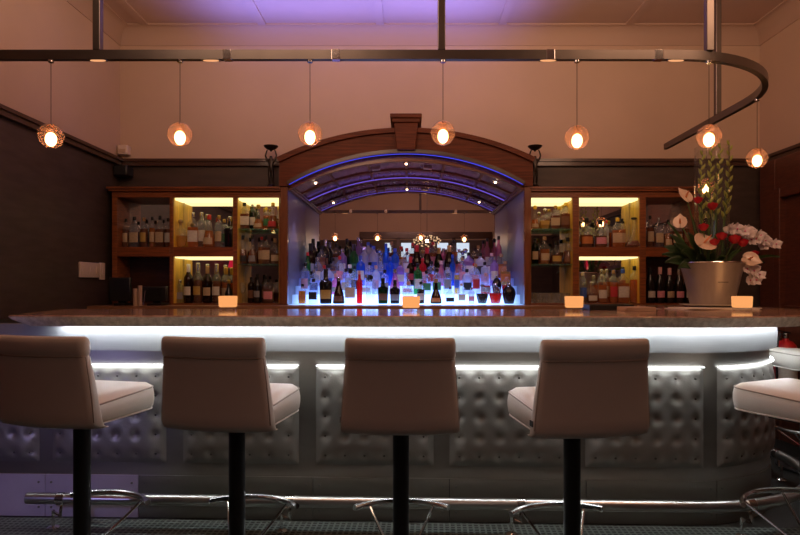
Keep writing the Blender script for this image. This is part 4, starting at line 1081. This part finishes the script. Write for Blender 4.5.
# ------------------------------------------------------------------ wall fittings
def plate(y0, y1, z0, z1, n, label):
    t = thing('switch_plate', label, 'light switch', (XL, (y0+y1)/2, z0), 0, 'switch plates on the left wall')
    boxes((XL+.0005, XL+.02, y0, y1, z0, z1)).build('face_plate', CREAMP, t, bevel=.004)
    for i in range(n):
        yc = y0+(y1-y0)*(i+.5)/n; boxes((XL+.02, XL+.027, yc-.02, yc+.02, (z0+z1)/2-.03, (z0+z1)/2+.03)).build('rocker', CREAMP, t, bevel=.002)
plate(4.63, 4.92, 1.325, 1.445, 3, 'wide cream switch plate on the dark left wall')
plate(4.93, 5.00, 1.31, 1.45, 1, 'narrow cream switch plate right of the wide one, left wall')
sn = thing('wall_sensor', 'small beige sensor box at the left corner above the wainscot', 'sensor', (-2.50, 5.26, 2.41))
boxes((-2.55, -2.46, 5.22, 5.299, 2.405, 2.49)).build('housing', CREAMP, sn, bevel=.01)
boxes((-2.535, -2.475, 5.214, 5.22, 2.42, 2.45)).build('lens', PLASTER, sn, smooth=False)
sp_ = thing('wall_speaker', 'small black speaker in the left corner under the wainscot cap', 'speaker', (-2.49, 5.2, 2.2))
boxes((-2.55, -2.43, 5.15, 5.28, 2.21, 2.30)).build('cabinet', BLACKP, sp_, bevel=.012)
MB().lathe([(.035,0),(.035,.006),(.02,.003),(.001,.001)], 20).build('cone', BLACK, sp_).matrix_local = Matrix.Translation((0,-.052,.055)) @ Matrix.Rotation(PI/2,4,'X')
boxes((-2.50, -2.48, 5.27, 5.299, 2.235, 2.275)).build('bracket', BLACK, sp_, smooth=False)
# fire extinguisher on the right wall
fx = thing('fire_extinguisher', 'red fire extinguisher hung low on the panelled right wall', 'fire extinguisher', (2.93, 4.68, .40))
ex, ey, ez = 2.93, 4.68, .40
MB().lathe([(.07,0),(.078,.006),(.08,.02),(.08,.36),(.074,.395),(.05,.425),(.025,.435),(.02,.45)], 28, (ex,ey,ez)).build('cylinder', RED, fx)
m = MB(); P = []
for j in range(3): P.append([(ex+.081*math.cos(R(190+120*i/12)), ey+.081*math.sin(R(190+120*i/12)), ez+.13+.075*j) for i in range(13)])
m.quadgrid(P).build('paper_label', LABM['white'], fx)
m = MB().lathe([(.022,.45),(.024,.455),(.024,.49),(.015,.495)], 14, (ex,ey,ez)); m.build('valve', CHROME, fx)
MB().obox((ex-.03,ey,ez+.505), (.13,.022,.012), ry=R(12)).build('handle', BLACK, fx, smooth=False)
MB().tube([(ex-.02,ey-.02,ez+.475),(ex-.07,ey-.05,ez+.49),(ex-.10,ey-.06,ez+.43),(ex-.10,ey-.05,ez+.25),(ex-.09,ey-.04,ez+.12)], .009, 8).build('hose', BLACK, fx)
boxes((ex+.07, XR-.061+.03, ey-.03, ey+.03, ez+.28, ez+.32)).build('bracket', BLACK, fx, smooth=False)

# ------------------------------------------------------------------ things seen only in the mirrors
def sconce(x, y, z, s, label):
    t = thing('wall_lamp', label, 'wall lamp', (x, y, z), 0, 'red-shaded wall lamps in the mirrors')
    MB().lathe([(.16,0),(.11,.24),(.108,.24),(.157,.002)], 28, (x+s*.2,y,z)).build('lamp_shade', REDSH, t)
    MB().tube([(x+s*.001,y,z-.05),(x+s*.1,y,z-.07),(x+s*.2,y,z-.02),(x+s*.2,y,z+.1)], .008, 8).build('arm', BRONZE, t)
    MB().obox((x+s*.008,y,z-.05), (.015,.08,.12)).build('wall_plate', BRONZE, t, smooth=False)
sconce(XL, 2.2, 1.52, 1, 'red-shaded wall lamp on the left wall, reflected in the left cabinet')
sconce(XR, .3, 1.55, -1, 'red-shaded wall lamp on the right wall, reflected in the right cabinet')
chd = thing('chandelier', 'oval chandelier of small warm bulbs, seen reflected in the arch mirror', 'chandelier', (.34, -.2, 2.17))
m = MB()
for i in range(46):
    u = (i+.5)/46; ph = math.acos(1-2*u); th = i*2.39996
    m.sphere((.34+.27*math.sin(ph)*math.cos(th), -.2+.27*math.sin(ph)*math.sin(th), 2.17+.11*math.cos(ph)), .016, 8, 6)
m.build('bulb_cluster', CHANB, chd, sharp=180)
m = MB()
for a in range(6):
    m.tube([(.34+.255*math.sin(R(b))*math.cos(a*PI/6), -.2+.255*math.sin(R(b))*math.sin(a*PI/6), 2.17+.095*math.cos(R(b))) for b in range(0, 360, 20)], .003, 5, closed=True)
m.build('wire_frame', BRONZE, chd)
MB().tube([(.34,-.2,2.27),(.34,-.2,ZC-.001)], .004, 6).build('cord', BLACKP, chd)
MB().lathe([(.05,-.02),(.05,0)], 18, (.34,-.2,ZC-.0005)).build('ceiling_rose', BRONZE, chd)

# ------------------------------------------------------------------ lights
def area(name, loc, target, size, e, col, sy=None):
    l = bpy.data.lights.new(name, 'AREA'); l.energy = e; l.color = col; l.shape = 'RECTANGLE'; l.size = size; l.size_y = sy or size
    o = bpy.data.objects.new(name, l); C.objects.link(o); o.location = loc
    o.rotation_euler = (Vector(target)-Vector(loc)).to_track_quat('-Z', 'Y').to_euler(); return o
area('room_fill', (-.9, 2.1, 3.4), (-.6, 5.3, 2.9), 1.2, 26, (1,.62,.42))  # unseen fill, added with the next one to brighten the back wall
area('room_fill', (1.7, 2.1, 3.4), (1.9, 5.3, 2.7), 1.2, 31, (1,.56,.34))
area('room_fill', (0, .9, 3.45), (0, -2.5, 1.5), 1.4, 44, (1,.48,.38))  # unseen fill added for the front wall and the stool backs
area('ceiling_fill', (0, 3.3, 2.75), (0, 3.6, 3.6), 3.6, 28, (1,.63,.43), .4)  # unseen upward fill, added to brighten the ceiling
v = area('violet_wash', (-.4, 4.78, 2.85), (-.4, 4.80, 3.6), 2.4, 13, (.20,.22,1), .4); v.data.spread = R(95)  # unseen lamp without a fixture, added to turn the ceiling violet
for x, tx in ((-.99, .75), (.92, -.82)):  # unseen spots at the jambs, added to brighten the soffit
    l = bpy.data.lights.new('soffit_fill', 'SPOT'); l.energy = 9; l.color = (.50,.26,.9); l.spot_size = R(85); l.spot_blend = .9; l.shadow_soft_size = .008
    lo = bpy.data.objects.new('soffit_fill', l); C.objects.link(lo); lo.location = (x, 5.4, 1.62); lo.rotation_euler = (Vector((tx, 5.45, 2.6))-lo.location).to_track_quat('-Z','Y').to_euler()
l = bpy.data.lights.new('violet_spot', 'SPOT'); l.energy = 15; l.color = (.46,.40,1); l.spot_size = R(52); l.spot_blend = .8; l.shadow_soft_size = .05
lo = bpy.data.objects.new('violet_spot', l); C.objects.link(lo); lo.location = (-2.35, 1.5, .85); lo.rotation_euler = (Vector((-2.05, 3.2, .5))-lo.location).to_track_quat('-Z','Y').to_euler()
l = chl = bpy.data.lights.new('chandelier_light', 'POINT'); l.energy = 6; l.color = (1,.62,.40); l.shadow_soft_size = .03
lo = bpy.data.objects.new('chandelier_light', l); C.objects.link(lo); lo.location = (.34, -.2, 2.17)

w = bpy.data.worlds.new('world'); sc.world = w; w.use_nodes = True
w.node_tree.nodes['Background'].inputs[0].default_value = (.02,.017,.016,1); w.node_tree.nodes['Background'].inputs[1].default_value = .3

# ------------------------------------------------------------------ render feel
sc.view_settings.view_transform = 'Standard'; sc.view_settings.look = 'None'
sc.view_settings.exposure = 0; sc.view_settings.gamma = 1
cy = sc.cycles
cy.caustics_reflective = False; cy.caustics_refractive = False
cy.sample_clamp_indirect = 4; cy.transparent_max_bounces = 40; cy.max_bounces = 9; cy.glossy_bounces = 6; cy.diffuse_bounces = 4
cy.use_denoising = True
seen = {}
for o in bpy.data.objects:
    lb = o.get('label')
    if lb and o.parent is None:
        n = len(lb.split())
        if n > 16 or n < 4: print('LABEL LENGTH', n, lb)
        if lb in seen: print('LABEL TWICE', lb)
        seen[lb] = 1
